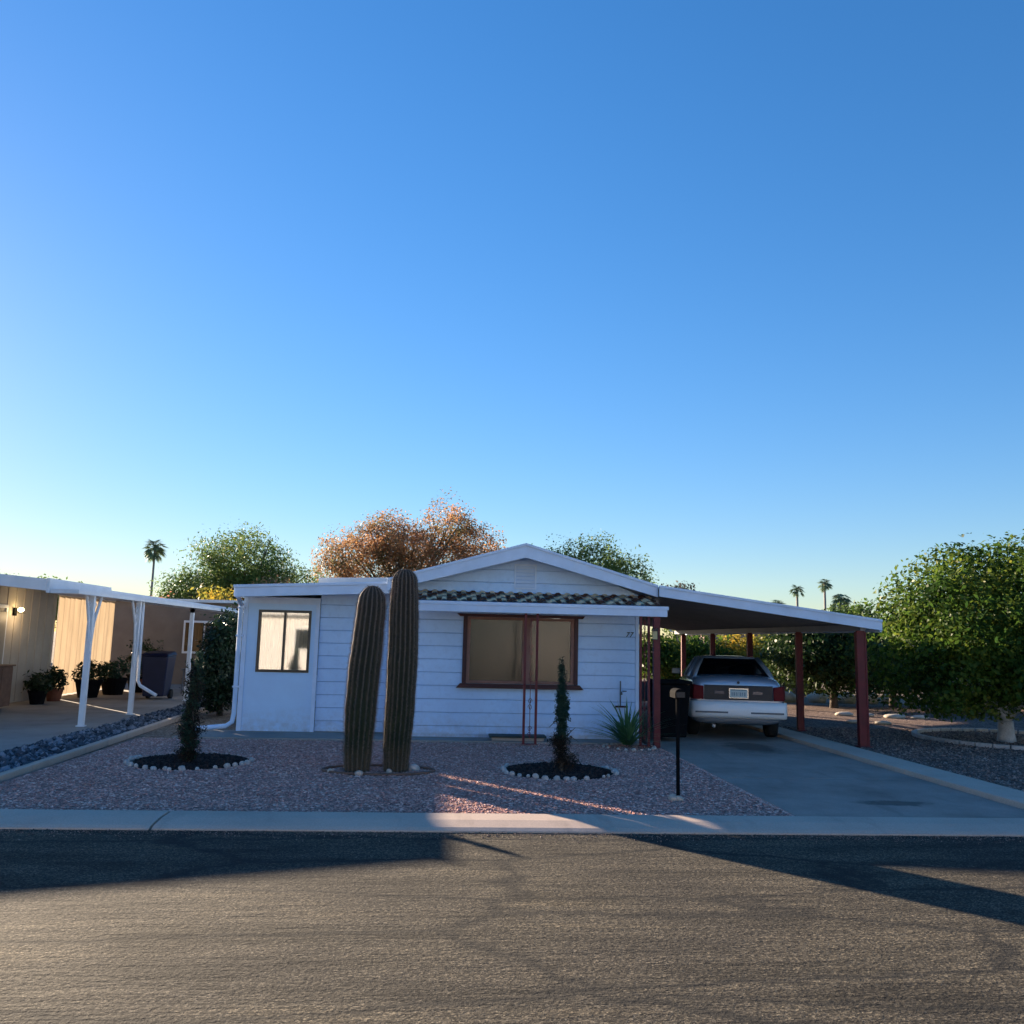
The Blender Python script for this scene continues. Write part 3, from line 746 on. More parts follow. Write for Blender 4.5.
iron_post((1.48, 14.84, .045), 'dark red iron post with scrolls standing in front of the big window')
iron_post((3.42, 14.84, .045), 'dark red iron post with scrolls at the right end of the awning', .14)

# ------------------------------------------------------------------ carport
cp = thing('carport', 'white-edged flat carport roof reaching right from the gable over the car', 'carport', (5.6, 20, 0))
XC0, XC1 = 3.79, 7.78; ZC0, ZC1 = 2.745, 2.25
rp = MB()
nx = 26
def zc(x): return ZC0 + (ZC1 - ZC0) * (x - XC0) / (XC1 - XC0)
slope_slab(rp, XC0, zc(XC0), XC1, zc(XC1), 15.24, 28.2, .03)
rpo = rp.build('roof', 'roof_white', cp)
un = MB()
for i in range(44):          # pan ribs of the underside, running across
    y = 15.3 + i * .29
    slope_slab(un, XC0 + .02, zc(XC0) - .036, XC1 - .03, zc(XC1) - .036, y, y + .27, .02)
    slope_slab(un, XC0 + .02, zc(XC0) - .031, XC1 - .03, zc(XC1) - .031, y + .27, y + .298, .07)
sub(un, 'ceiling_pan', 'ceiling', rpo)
fc = MB(); slope_slab(fc, 3.765, zc(3.765) + .01, XC1 + .03, zc(XC1) + .01, 15.20, 15.238, .19)
slope_slab(fc, 3.765, zc(3.765) + .015, XC1 + .03, zc(XC1) + .015, 15.175, 15.198, .045)
fc.hexa([(XC1, 15.24, 2.04), (XC1 + .035, 15.24, 2.04), (XC1 + .035, 28.2, 2.04), (XC1, 28.2, 2.04), (XC1, 15.24, 2.25), (XC1 + .035, 15.24, 2.25), (XC1 + .035, 28.2, 2.25), (XC1, 28.2, 2.25)])
sub(fc, 'fascia', 'trim', rpo, bevel=.004)
bb = MB(); bb.box(7.45, 7.55, 15.3, 28.1, 2.06, 2.17); bb.box(3.80, 3.86, 15.6, 28.1, 2.45, 2.55); bb.build('beam', 'ceiling', cp)
for i, y in enumerate((15.42, 18.2, 21.2, 24.2, 27.2)):
    m_ = MB(); a = .07 if i == 0 else .05
    m_.box(7.50 - a, 7.50 + a, y - a * .6, y + a * .6, .02, 2.06)
    m_.box(7.50 - a - .02, 7.50 - a + .012, y - a * .6 - .01, y + a * .6 + .01, .02, 2.04); m_.box(7.50 + a - .012, 7.50 + a + .02, y - a * .6 - .01, y + a * .6 + .01, .02, 2.04)
    m_.box(7.50 - a - .05, 7.50 + a + .05, y - .09, y + .09, .0, .04)
    m_.build('post', 'red', cp, bevel=.003)
for x, y, h in ((3.62, 14.83, 2.195), (3.82, 21.2, 2.45), (3.82, 27.2, 2.45)):
    m_ = MB(); m_.box(x - .055, x + .055, y - .05, y + .05, .0, h); m_.build('post', 'red', cp, bevel=.003)

# lantern by the corner, hose tap, low board step
lt = thing('wall_lantern', 'small cream lantern hanging on the red corner post of the carport', 'lantern', (3.56, 14.7, 1.82))
m_ = MB(); m_.box(-.035, .035, -.035, .035, 0, .13); m_.build('lantern_glass', 'lantern', lt, shift=Z)
m_ = MB(); m_.prism([(-.05, .132), (.05, .132), (.015, .17), (-.015, .17)], -.05, .05); m_.box(.036, .044, -.03, .01, -.012, .16); m_.box(-.04, .04, -.04, .04, -.012, -.002); m_.box(.03, .05, -.01, .03, .14, .19)
m_.build('lantern_cap', 'blacktrim', lt, shift=Z)
hb = thing('hose_tap', 'small dark tap on a thin pipe against the blue siding near the corner', 'tap', (3.18, 15.66, .62))
m_ = MB(); m_.tube([(0, .04, 0), (0, .04, .45)], .012, 8); m_.tube([(0, .04, .26), (0, -.05, .26), (0, -.08, .22)], .013, 8); m_.build('pipe', 'chairgrey', hb, shift=Z)
m_ = MB(); m_.lathe([(.04, .0), (.04, .012)], 0, 0, 10); me_ = m_.build('handle', 'dkred', hb, shift=Z); me_.location = (.06, -.02, .27)
m_ = MB(); m_.box(-.10, .12, -.03, .03, -.01, .02); m_.build('bracket', 'dkred', hb, shift=Z)
st_ = thing('low_step', 'pale low block with dark green board against the wall below the big window', 'step', (1.3, 15.45, .045))
m_ = MB(); m_.box(-.42, .48, -.14, .14, 0, .05); m_.build('block', 'kerb', st_, shift=Z, bevel=.008)
m_ = MB(); m_.box(-.46, .52, -.17, .17, .052, .085); m_.build('board', 'greenboard', st_, shift=Z, bevel=.006)

# black pole with small dark box near the driveway edge
mp_ = thing('mailbox', 'thin black pole with small dark mailbox at the gravel edge of the driveway', 'mailbox', (2.70, 10.05, .0))
m_ = MB(); m_.tube([(0, 0, -.02), (0, 0, 1.14)], .021, 10); m_.build('pole', 'iron', mp_, shift=Z)
m_ = MB(); pts = [(-.06, 1.14), (.06, 1.14), (.06, 1.20)] + [(.06 * math.cos(a), 1.20 + .045 * math.sin(a)) for a in (.4, .8, 1.2, 1.57, 1.94, 2.34, 2.74)] + [(-.06, 1.20)]
m_.prism(pts, -.12, .12); m_.build('box', 'iron', mp_, shift=Z, bevel=.004)
m_ = MB(); m_.box(-.048, .048, -.132, -.123, 1.15, 1.21); m_.build('door', 'blacktrim', mp_, shift=Z)
m_ = MB(); rr = random.Random(4)
for i in range(5): m_.ell((rr.uniform(-.14, .14), rr.uniform(-.1, .1), .03), (.05, .05, .04), 5, 7, .15, rr)
m_.build('base_stone', 'kerb', mp_, shift=Z, smooth=True)

# ------------------------------------------------------------------ saguaros
def cactus(label, base, cl, ribs=17, seed=1):
    """cl: list of (dx, dy, z, r) centreline"""
    rr = random.Random(seed)
    m = MB(); ridge = []
    seg = ribs * 6; NZ = 90
    zs = [c[2] for c in cl]
    def at(z):
        for a, b in zip(cl[:-1], cl[1:]):
            if z <= b[2] + 1e-9:
                t = (z - a[2]) / (b[2] - a[2]); t2 = t * t * (3 - 2 * t) * .4 + t * .6
                return [a[i] + (b[i] - a[i]) * t2 for i in (0, 1, 3)]
        return [cl[-1][0], cl[-1][1], cl[-1][3]]
    H = zs[-1]
    rings = []; ribj = [rr.uniform(0, .06) for _ in range(ribs)]
    for i in range(NZ + 1):
        z = H * (1 - (1 - i / NZ) ** 1.15)
        x, y, r = at(min(z, H))
        rtop = cl[-1][3]
        cap = H - z
        if cap < rtop * 1.15: r *= math.sqrt(max(0, 1 - (1 - cap / (rtop * 1.15)) ** 2)) + .001
        r *= 1 + .012 * math.sin(z * 9 + seed) + .008 * math.sin(z * 23)
        rings.append((x, y, z, r))
        for k in range(seg):
            a = 2 * math.pi * k / seg
            c = .5 + .5 * math.cos(a * ribs + .25 * math.sin(z * 2 + seed))
            ri = int(((a + .25 * math.sin(z * 2 + seed) / ribs) * ribs / (2 * math.pi) + .5)) % ribs
            c = c ** 1.6
            rk = r * (.84 + (.13 + ribj[ri]) * c) * (1 + .02 * math.sin(z * 31 + ri * 2.3) * math.sin(z * 7 + ri))
            m.v.append((x + rk * math.cos(a), y + rk * math.sin(a), z)); ridge.append(c)
    for i in range(NZ):
        for k in range(seg):
            k2 = (k + 1) % seg
            m.f.append((i * seg + k, i * seg + k2, (i + 1) * seg + k2, (i + 1) * seg + k)); m.mi.append(0)
    m.f.append(tuple(NZ * seg + k for k in range(seg))); m.mi.append(0)
    t = thing('saguaro_cactus', label, 'cactus', base)
    o = m.build('stem', 'cactus', t, shift=Z, smooth=True)
    at_ = o.data.attributes.new('ridge', 'FLOAT', 'POINT'); at_.data.foreach_set('value', ridge)
    s = MB()
    for i in range(0, NZ):
        for rep in range(2 if i < NZ - 12 else 1):
            z_i = i + rep * .5; i0 = int(z_i)
            x, y, z, r = rings[i0]
            if rep: x2, y2, z2, r2 = rings[min(NZ, i0 + 1)]; x, y, z, r = (x + x2) / 2, (y + y2) / 2, (z + z2) / 2, (r + r2) / 2
            for k in range(ribs):
                a = (2 * math.pi * k - .25 * math.sin(z * 2 + seed)) / ribs
                p = Vector((x + r * math.cos(a), y + r * math.sin(a), z))
                for q in range(6):
                    d = Vector((math.cos(a), math.sin(a), .1)) + Vector((rr.uniform(-.9, .9), rr.uniform(-.9, .9), rr.uniform(-.9, .9)))
                    d.normalize(); L = rr.uniform(.018, .045)
                    side = d.cross(Vector((rr.uniform(-1, 1), rr.uniform(-1, 1), rr.uniform(-1, 1)))).normalized() * .0013
                    s.add([p - side, p + side, p + d * L], [(0, 1, 2)])
    s.build('spine_cover', 'spine', t, shift=Z)
    return t
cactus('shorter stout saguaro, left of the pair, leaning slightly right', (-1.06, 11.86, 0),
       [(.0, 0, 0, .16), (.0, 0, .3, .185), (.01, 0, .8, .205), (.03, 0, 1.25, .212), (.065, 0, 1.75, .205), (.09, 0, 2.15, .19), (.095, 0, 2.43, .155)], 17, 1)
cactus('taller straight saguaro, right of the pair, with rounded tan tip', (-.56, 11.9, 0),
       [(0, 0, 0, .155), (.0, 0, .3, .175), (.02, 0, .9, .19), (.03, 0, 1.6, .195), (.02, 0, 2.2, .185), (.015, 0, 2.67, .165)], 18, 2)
rr = random.Random(9)
def rock(x, y, s, label, mat='white_stone', z=.02, sq=.7):
    m = MB(); m.ell((0, 0, 0), (s, s * .8, s * sq), 6, 10, .13, rr)
    o = m.build('rock', mat, smooth=True); o.location = (x, y, z + s * sq * .5); o.rotation_euler = (0, 0, rr.uniform(0, 3))
    return tag(o, label, 'rock')
rock(-.33, 11.95, .085, 'bright white rock at the foot of the taller saguaro')
rock(-1.0, 11.48, .06, 'small pale rock in front of the shorter saguaro', 'kerb')
rock(-.64, 11.72, .05, 'small pale rock between the two saguaros', 'kerb')
rock(-1.38, 11.7, .05, 'small grey rock left of the shorter saguaro', 'kerb')
# rim of dark edging round the cacti
m_ = MB(); p = [(-.78 + .72 * math.cos(a), 11.88 + .40 * math.sin(a), .03) for a in [2 * math.pi * i / 28 for i in range(29)]]
m_.tube(p, .022, 6); tag(m_.build('cactus_edging', 'wood'), 'thin brown edging ring on the gravel round both saguaros', 'edging')

# ------------------------------------------------------------------ foliage
def leaf_cloud(rs, blobs, n, clump, per, size, asp=.5, droop=0., flat=.25, edge=.12):
    """blobs: (cx,cy,cz,rx,ry,rz,weight). returns verts (n,4,3)"""
    W = np.array([b[6] if len(b) > 6 else b[3] * b[4] * b[5] for b in blobs], float); W /= W.sum()
    nc = max(1, n // per)
    bi = rs.choice(len(blobs), nc, p=W)
    B = np.array([b[:6] for b in blobs])[bi]
    d = rs.normal(size=(nc, 3)); d /= np.linalg.norm(d, axis=1)[:, None]
    rad = rs.uniform(.12, 1., nc) ** .42
    rad *= 1 + edge * rs.normal(size=nc) * (rad > .7)
    C = B[:, :3] + d * rad[:, None] * B[:, 3:]
    cr = clump * rs.uniform(.5, 1.3, nc)
    idx = np.repeat(np.arange(nc), per)
    P = C[idx] + np.clip(rs.normal(size=(len(idx), 3)), -1.5, 1.5) * cr[idx][:, None] * np.array([1, 1, .75])
    P[:, 2] -= droop * rs.uniform(size=len(idx)) * cr[idx]
    nn = d[idx] * .9 + rs.normal(size=(len(idx), 3)) * .8; nn[:, 2] += .35
    nn /= np.linalg.norm(nn, axis=1)[:, None]
    u = np.cross(nn, rs.normal(size=nn.shape)); u /= np.linalg.norm(u, axis=1)[:, None] + 1e-9
    v = np.cross(nn, u)
    L = (size * rs.uniform(.4, 1.5, len(idx)))[:, None]
    Wd = L * asp
    return np.stack([P - u * L * .5, P + v * Wd * .5 + nn * L * flat * .3, P + u * L * .5, P - v * Wd * .5 + nn * L * flat * .3], 1)

def quads_obj(name, V, mat, parent, zmin=None):
    if zmin is not None: V = V[V[:, :, 2].min(1) > zmin]
    n = len(V)
    me = bpy.data.meshes.new(name)
    me.vertices.add(n * 4); me.vertices.foreach_set('co', V.reshape(-1).astype(np.float32))
    me.loops.add(n * 4); me.loops.foreach_set('vertex_index', np.arange(n * 4, dtype=np.int32))
    me.polygons.add(n); me.polygons.foreach_set('loop_start', np.arange(0, n * 4, 4, dtype=np.int32))
    me.polygons.foreach_set('loop_total', np.full(n, 4, dtype=np.int32))
    me.update(calc_edges=True); me.validate()
    me.materials.append(M[mat])
    o = bpy.data.objects.new(name, me); COL.objects.link(o); o.parent = parent
    return o

def tree(name, label, cat, loc, blobs, n, size, mat, clump=.35, per=18, trunk_r=.14, fork=.9, bark='bark', seed=1, group=None, asp=.5, droop=0., limbs=9, extra=None, lean=(0, 0), zmin=.1):
    rs = np.random.RandomState(seed); rr = random.Random(seed)
    t = thing(name, label, cat, loc, group)
    V = leaf_cloud(rs, blobs, n, clump, per, size, asp, droop)
    quads_obj('crown', V, mat, t, zmin)
    if extra: quads_obj('lower_foliage', leaf_cloud(rs, extra[0], extra[1], clump, per, size, asp), extra[2], t, zmin)
    m = MB()
    fx, fy = lean
    m.tube([(0, 0, -.05), (fx * .3, fy * .3, fork * .4), (fx, fy, fork)], [trunk_r * 1.25, trunk_r, trunk_r * .9], 12)
    m.build('trunk', bark, t, shift=Z, smooth=True)
    lm = MB()
    for i in range(limbs):
        b = rr.choice(blobs)
        e = Vector((b[0] + rr.uniform(-.7, .7) * b[3], b[1] + rr.uniform(-.7, .7) * b[4], b[2] + rr.uniform(-.3, .75) * b[5]))
        s = Vector((fx, fy, fork * rr.uniform(.9, 1.)))
        mid = s.lerp(e, .45) + Vector((rr.uniform(-.15, .15), rr.uniform(-.15, .15), rr.uniform(.0, .2))) * (e - s).length * .35
        r0 = trunk_r * rr.uniform(.4, .62)
        lm.tube([s, s.lerp(mid, .5) + Vector((0, 0, .05)), mid, mid.lerp(e, .6), e], [r0, r0 * .8, r0 * .6, r0 * .35, r0 * .1], 7)
        for q in range(3):
            a = mid.lerp(e, rr.uniform(0, .6)); c = a + Vector((rr.uniform(-1, 1) * b[3], rr.uniform(-1, 1) * b[4], rr.uniform(0, .7) * b[5])) * .55
            lm.tube([a, a.lerp(c, .5) + Vector((0, 0, .04)), c], [r0 * .35, r0 * .22, r0 * .06], 5)
    lm.build('limb', bark, t, shift=Z, smooth=True)
    return t

# big citrus at the right with whitewashed trunk
tree('citrus_tree', 'large citrus tree with whitewashed trunk at the right edge', 'tree', (11.0, 16.7, 0),
     [(0, 0, 2.35, 2.35, 2.2, 1.5), (-1.0, -.5, 1.9, 1.7, 1.6, 1.2), (.9, .2, 2.8, 1.9, 1.9, 1.25), (-1.3, .1, 2.5, 1.1, 1.3, .9), (.2, -.9, 1.6, 1.6, 1.3, .9), (1.6, -.4, 1.9, 1.6, 1.6, 1.1), (-.3, .3, 3.3, 1.3, 1.2, .65), (-1.2, -.6, 1.15, 1.2, 1.1, .7), (-1.9, .2, 1.5, .8, .9, .8)],
     60000, .10, 'citrus', .24, 52, .15, .42, 'bark_white', 11, None, .5, .6, 12, zmin=.45)
# ring of low white edging round it
m_ = MB(); C0 = (11.3, 16.9); rad = 1.75; nseg = 40
for i in range(nseg):
    a0, a1 = 2 * math.pi * i / nseg + .008, 2 * math.pi * (i + 1) / nseg - .008
    q = [(C0[0] + r_ * math.cos(a), C0[1] + r_ * math.sin(a)) for r_, a in ((rad, a0), (rad + .11, a0), (rad + .11, a1), (rad, a1))]
    m_.hexa([(x, y, 0.) for x, y in q] + [(x, y, .085) for x, y in q])
tag(m_.build('tree_ring', 'white_stone', bevel=.01), 'ring of low white edging blocks on brown gravel round the big citrus', 'edging')

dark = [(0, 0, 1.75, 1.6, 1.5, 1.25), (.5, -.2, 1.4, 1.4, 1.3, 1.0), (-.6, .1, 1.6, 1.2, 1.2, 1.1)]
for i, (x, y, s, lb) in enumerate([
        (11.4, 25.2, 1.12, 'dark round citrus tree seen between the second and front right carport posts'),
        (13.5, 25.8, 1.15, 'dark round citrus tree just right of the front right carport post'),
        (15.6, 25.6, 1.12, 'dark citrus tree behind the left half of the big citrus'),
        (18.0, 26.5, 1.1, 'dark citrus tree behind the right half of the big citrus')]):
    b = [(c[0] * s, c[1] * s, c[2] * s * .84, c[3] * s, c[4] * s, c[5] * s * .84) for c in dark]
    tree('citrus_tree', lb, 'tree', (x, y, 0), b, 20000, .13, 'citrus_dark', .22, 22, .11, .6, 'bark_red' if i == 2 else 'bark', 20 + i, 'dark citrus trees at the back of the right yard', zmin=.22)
for i, (x, y, s, mt, lb) in enumerate([
        (7.9, 31.5, .74, 'citrus', 'sunlit yellow-green bush seen left of the car roof under the carport'),
        (9.5, 32.0, .76, 'citrus', 'sunlit yellow-green bush seen above the car roof'),
        (11.1, 32.0, .74, 'golden', 'sunlit golden bush seen above the right side of the car roof'),
        (13.2, 33.2, .76, 'citrus', 'sunlit pale green bush seen right of the car behind the second carport post'),
        (20.5, 41.0, 1.0, 'citrus_dark', 'green bush behind the dark citrus row, near the pink house')]):
    b = [(c[0] * s, c[1] * s, c[2] * s * .95, c[3] * s, c[4] * s, c[5] * s) for c in dark]
    tree('bush', lb, 'bush', (x, y, 0), b, 8000, .15, mt, .25, 18, .09, .5, 'bark', 40 + i, 'bushes beyond the far end of the carport', zmin=.05)

# background trees over the roofs
tree('broadleaf_tree', 'tall grey-green tree rising behind the low side room', 'tree', (-9.4, 43, 0),
     [(-.4, 0, 5.25, 2.2, 2.0, 1.55), (1.3, 0, 3.9, 2.3, 2, 1.5), (-1.7, 0, 3.9, 1.7, 1.8, 1.3), (2.4, 0, 3.0, 1.4, 1.6, 1.2), (-.4, 0, 3.2, 2.4, 2, 1.6)],
     44000, .155, 'green_tree', .34, 45, .2, 2.2, 'bark', 51, None, .35, 1.2, 16)
tree('broadleaf_tree', 'small pale green tree between the palm and the tall grey-green tree', 'tree', (-12.6, 43, 0),
     [(0, 0, 3.6, 1.1, 1.1, 1.15), (.5, 0, 2.7, 1.4, 1.1, 1.1)], 8000, .14, 'green_tree', .26, 16, .12, 1.6, 'bark', 52, None, .35, 1.2, 8)
tree('golden_bush', 'yellow-green bush poking over the left end of the side room roof', 'bush', (-8.9, 35, 0),
     [(0, 0, 2.7, .8, .9, .9), (.4, 0, 1.9, 1., .9, 1.1)], 3600, .15, 'golden', .24, 14, .09, 1.0, 'bark', 53, None, .5)
tree('bougainvillea', 'reddish pink flowering bush left of the side room roof', 'bush', (-11.2, 35.5, 0),
     [(0, 0, 2.0, 1.1, .9, 1.0), (1.4, -.3, 2.0, .8, .8, .8)], 3600, .14, 'pink_leaf', .22, 14, .08, .8, 'bark', 54, None, .5)
tree('orange_bush', 'orange bush top showing just above the side room roof', 'bush', (-7.3, 38, 0),
     [(0, 0, 3.3, 1.3, .9, .75), (-.3, 0, 2.3, 1.2, .9, 1)], 4200, .14, 'autumn', .24, 14, .09, 1.0, 'bark', 55, None, .5)
tree('autumn_tree', 'wide tree with orange and rust autumn leaves behind the two saguaros', 'tree', (-3.9, 80, 0),
     [(-4.52, 0.00, 8.84, 3.31, 3.48, 2.61), (-1.57, 0.00, 10.76, 2.78, 3.13, 2.26), (0.52, 0.00, 9.54, 3.31, 3.48, 2.61), (4.18, 0.00, 11.80, 2.61, 3.13, 2.26), (6.44, 0.00, 10.24, 2.61, 2.78, 2.09), (-6.09, 0.00, 6.93, 1.91, 2.44, 2.26), (2.44, 0.00, 7.80, 5.92, 3.48, 2.78), (7.48, 0.00, 8.50, 1.57, 1.74, 1.39)],
     46000, .22, 'autumn', .5, 34, .36, 3.4, 'bark', 56, None, .5, 0, 26)
tree('broadleaf_tree', 'round green tree showing over the right slope of the gable roof', 'tree', (11.7, 70, 0),
     [(0.00, 0.00, 7.80, 2.93, 3.26, 2.44), (2.44, 0.00, 6.82, 2.77, 2.77, 2.04), (-2.61, 0.00, 7.48, 2.28, 2.77, 2.04), (0.49, 0.00, 4.54, 4.24, 3.26, 2.44)],
     26000, .21, 'green_tree', .5, 34, .3, 3.0, 'bark', 57, None, .5, .5, 12)
tree('autumn_tree', 'small rust-coloured treetop above the carport roof near the gable', 'tree', (16.0, 60, 0),
     [(0, 0, 4.7, 1.5, 1.5, 1.2), (1.0, 0, 4.1, 1.2, 1.2, 1.0)], 3500, .2, 'autumn', .3, 12, .14, 2.0, 'bark', 58)
tree('broadleaf_tree', 'dark green treetop above the right end of the carport roof', 'tree', (33.5, 70, 0),
     [(0, 0, 3.6, 2.0, 2.0, 1.6), (-1.3, 0, 4.2, 1.0, 1.0, .9)], 3600, .26, 'green_tree', .35, 12, .16, 2.0, 'bark', 59)
tree('broadleaf_tree', 'faint pale treetop over the neighbour roof at the left edge', 'tree', (-26, 55, 0),
     [(-1.5, 0, 4.3, 2.2, 2, .7), (1.5, 0, 4.1, 1.8, 2, .6), (0, 0, 3.4, 3, 2, .9)], 4500, .22, 'green_tree', .35, 10, .16, 2.0, 'bark', 60)
tree('broadleaf_tree', 'pale treetop over the neighbour roof left of the palm', 'tree', (-21.5, 52, 0),
     [(0, 0, 3.3, 1.4, 1.5, .9), (-.8, 0, 3.0, 1.2, 1.5, .9)], 2500, .22, 'green_tree', .35, 10, .14, 2.0, 'bark', 61)
tree('hedge_shrub', 'tall dense dark hedge shrub between the neighbour carport and the side room', 'shrub', (-4.72, 19.6, 0),
     [(0, 0, 1.1, .46, .9, 1.0), (.1, .1, 1.6, .42, .8, .6), (-.1, -.2, .7, .42, .7, .6)], 16000, .075, 'hedge', .11, 20, .06, .4, 'bark', 62, None, .6, zmin=.05)

def palm(name, label, x, y, H, r, n=34, seed=1, droop=1.1, tr=.13, skirt=True, lean=0):
    rr = random.Random(seed)
    t = thing(name, label, 'palm tree', (x, y, 0), 'fan palms on the skyline')
    m = MB(); m.tube([(0, 0, 0), (lean * .2, 0, H * .5), (lean, 0, H)], [tr * 1.3, tr, tr * .9], 10); m.build('trunk', 'palm_trunk', t, shift=Z, smooth=True)
    m = MB()
    for i in range(n):
        az = rr.uniform(0, 6.283); el = rr.uniform(-1.0, 1.35); L = r * rr.uniform(.75, 1.1)
        d = Vector((math.cos(az) * math.cos(el), math.sin(az) * math.cos(el), math.sin(el)))
        p0 = Vector((lean, 0, H)); pts = []
        for q in range(5):
            f = q / 4; pp = p0 + d * L * f; pp.z -= droop * L * .45 * f * f; pts.append(pp)
        m.tube(pts[:4], [.02, .018, .014, .01], 4)
        c = pts[2]
        for b in range(11):
            ang = (b / 10 - .5) * 2.6
            side = d.cross(Vector((0, 0, 1)))
            if side.length < .01: side = Vector((1, 0, 0))
            side.normalize()
            dd = (pts[4] - pts[2]).normalized() * math.cos(ang) + side * math.sin(ang)
            e = c + dd * L * .55; e.z -= .12 * L
            w_ = d.cross(side).normalized() * .0 + dd.cross(Vector((0, 0, 1))).normalized() * (.04 * L + .012)
            mid = c.lerp(e, .5)
            m.add([c, mid - w_, e, mid + w_], [(0, 1, 2, 3)])
    m.build('crown', 'palm', t, shift=Z)
palm('fan_palm', 'tall fan palm with thin straight trunk above the neighbour roof', -25.6, 79, 9.1, 1.25, 40, 1, tr=.10)
palm('fan_palm', 'left of the two slim far palms above the carport roof', 46.1, 112, 9.2, 1.15, 34, 2, tr=.16)
palm('fan_palm', 'taller of the slim far palms above the carport roof', 50.3, 113, 10.2, 1.15, 34, 3, tr=.16)
palm('fan_palm', 'ragged drooping palm between the far slim palms and the big citrus', 50.1, 108, 8.0, 1.7, 40, 4, 1.5, tr=.15)
palm('fan_palm', 'low palm crown just peeking over the carport roof', 36.7, 95, 6.3, 1.3, 30, 5)

# thin junipers in the beds
def column(name, label, loc, prof, n, mat, size, seed, sticks=0, dry=None):
    rs = np.random.RandomState(seed); rr = random.Random(seed)
    t = thing(name, label, 'shrub', loc)
    blobs = [(dx, 0, z, r * .8, r * .8, h) for dx, z, r, h in prof]
    V = leaf_cloud(rs, [b + (b[3] * b[5],) for b in blobs], n, .022, 14, size, .28)
    quads_obj('foliage', V, mat, t, .02)
    if dry:
        V = leaf_cloud(rs, [(dx, 0, z, r, r, h, r * h) for dx, z, r, h in dry[0]], dry[1], .035, 10, size * 1.2, .2)
        quads_obj('dry_foliage', V, 'dry', t, .02)
    m = MB(); m.tube([(0, 0, -.02), (.01, 0, .5), (prof[-1][0], 0, prof[-1][1])], [.028, .02, .006], 8)
    for i in range(sticks):
        a = rr.uniform(0, 6.28); h = rr.uniform(.05, .6); L = rr.uniform(.12, .28)
        m.tube([(0, 0, h), (L * .5 * math.cos(a), L * .5 * math.sin(a), h + .08), (L * math.cos(a), L * math.sin(a), h + rr.uniform(-.1, .2))], [.009, .007, .003], 5)
    m.build('stem', 'bark', t, shift=Z)
    return t
column('juniper_shrub', 'thin scruffy dark shrub in the mulch bed left of the cacti', (-3.33, 12.3, .03),
       [(0, .25, .13, .25), (-.04, .5, .13, .22), (.0, .78, .10, .22), (.03, 1.0, .09, .2), (.05, 1.25, .06, .2), (.06, 1.38, .035, .12)], 7000, 'juniper', .04, 71, 14,
       ([(0, .2, .15, .2), (0, .45, .17, .2), (.02, .9, .12, .4), (-.03, .1, .12, .1)], 3800))
column('juniper_shrub', 'young green columnar juniper with brown lower branches in the mulch bed right of the cacti', (1.62, 11.9, .03),
       [(0, .72, .10, .2), (.0, .88, .095, .22), (-.005, 1.08, .05, .2), (-.01, 1.3, .028, .18), (-.01, 1.42, .015, .1), (.0, .5, .085, .16)], 8000, 'juniper', .036, 72, 16,
       ([(0, .15, .09, .15), (0, .35, .11, .15), (.12, .14, .10, .09), (-.06, .42, .08, .08)], 3000))

# strap-leaved plant at the house corner inside a low stone ring
sp = thing('strap_leaf_plant', 'spiky green strap-leaved plant at the house corner beside the red posts', 'plant', (3.12, 14.8, .03))
m = MB(); rr = random.Random(8)
for i in range(150):
    a = rr.uniform(0, 6.283); L = rr.uniform(.45, .98); up = rr.uniform(.45, 1.5)
    bx_, by_ = rr.uniform(-.06, .06), rr.uniform(-.06, .06)
    pts = []
    for q in range(6):
        f = q / 5; rad = L * math.cos(up) * f * (1.2 + .4 * f); pts.append(Vector((bx_ + rad * math.cos(a), by_ + rad * math.sin(a), L * math.sin(up) * f - .28 * L * f * f * (1.5 - up * .6) + .04)))
    side = Vector((-math.sin(a), math.cos(a), 0))
    vs = []
    for q, pp in enumerate(pts):
        wd = .017 * (1 - (q / 5) ** 2) + .001; vs += [pp - side * wd, pp + side * wd]
    m.add(vs, [(2 * q, 2 * q + 1, 2 * q + 3, 2 * q + 2) for q in range(5)])
m.build('leaf_clump', 'blade', sp, shift=Z)
m = MB(); m.tube([(.05, .03, -.03), (.05, .03, .25)], [.03, .02], 8); m.build('stem', 'bark', sp, shift=Z)
edging((3.14, 14.75), 'grey stone in the low ring round the strap-leaved plant', 'stones round the strap-leaved plant', 20, .42, None, .7)

# ------------------------------------------------------------------ neighbour home and carport, left
XE, ZE, YE0, YE1 = -6.84, 2.52, 15.7, 29.5
nc = thing('neighbour_carport', 'long white carport with ornamental posts along the left driveway', 'carport', (-6.5, 16.0, 0))
SN = .09
r_ = MB(); slope_slab(r_, -10.6, ZE + SN * 3.88, XE, ZE, YE0, YE1, .05); no = r_.build('roof', 'roof_white', nc)
r_ = MB()
for i in range(46):
    y = YE0 + .05 + i * .3
    slope_slab(r_, -10.55, ZE + SN * 3.83 - .052, XE - .03, ZE - .052, y, y + .28, .02)
sub(r_, 'ceiling_pan', 'n_ceiling', no)
r_ = MB()
r_.box(XE, XE + .05, YE0 - .04, 18.5, ZE - .15, ZE + .10); r_.box(XE, XE + .035, 18.502, YE1, ZE - .13, ZE + .04)
slope_slab(r_, -10.6, ZE + SN * 3.88 + .05, XE - .002, ZE + .085, YE0 - .04, YE0 - .002, .2)
sub(r_, 'fascia', 'n_trim', no, bevel=.004)
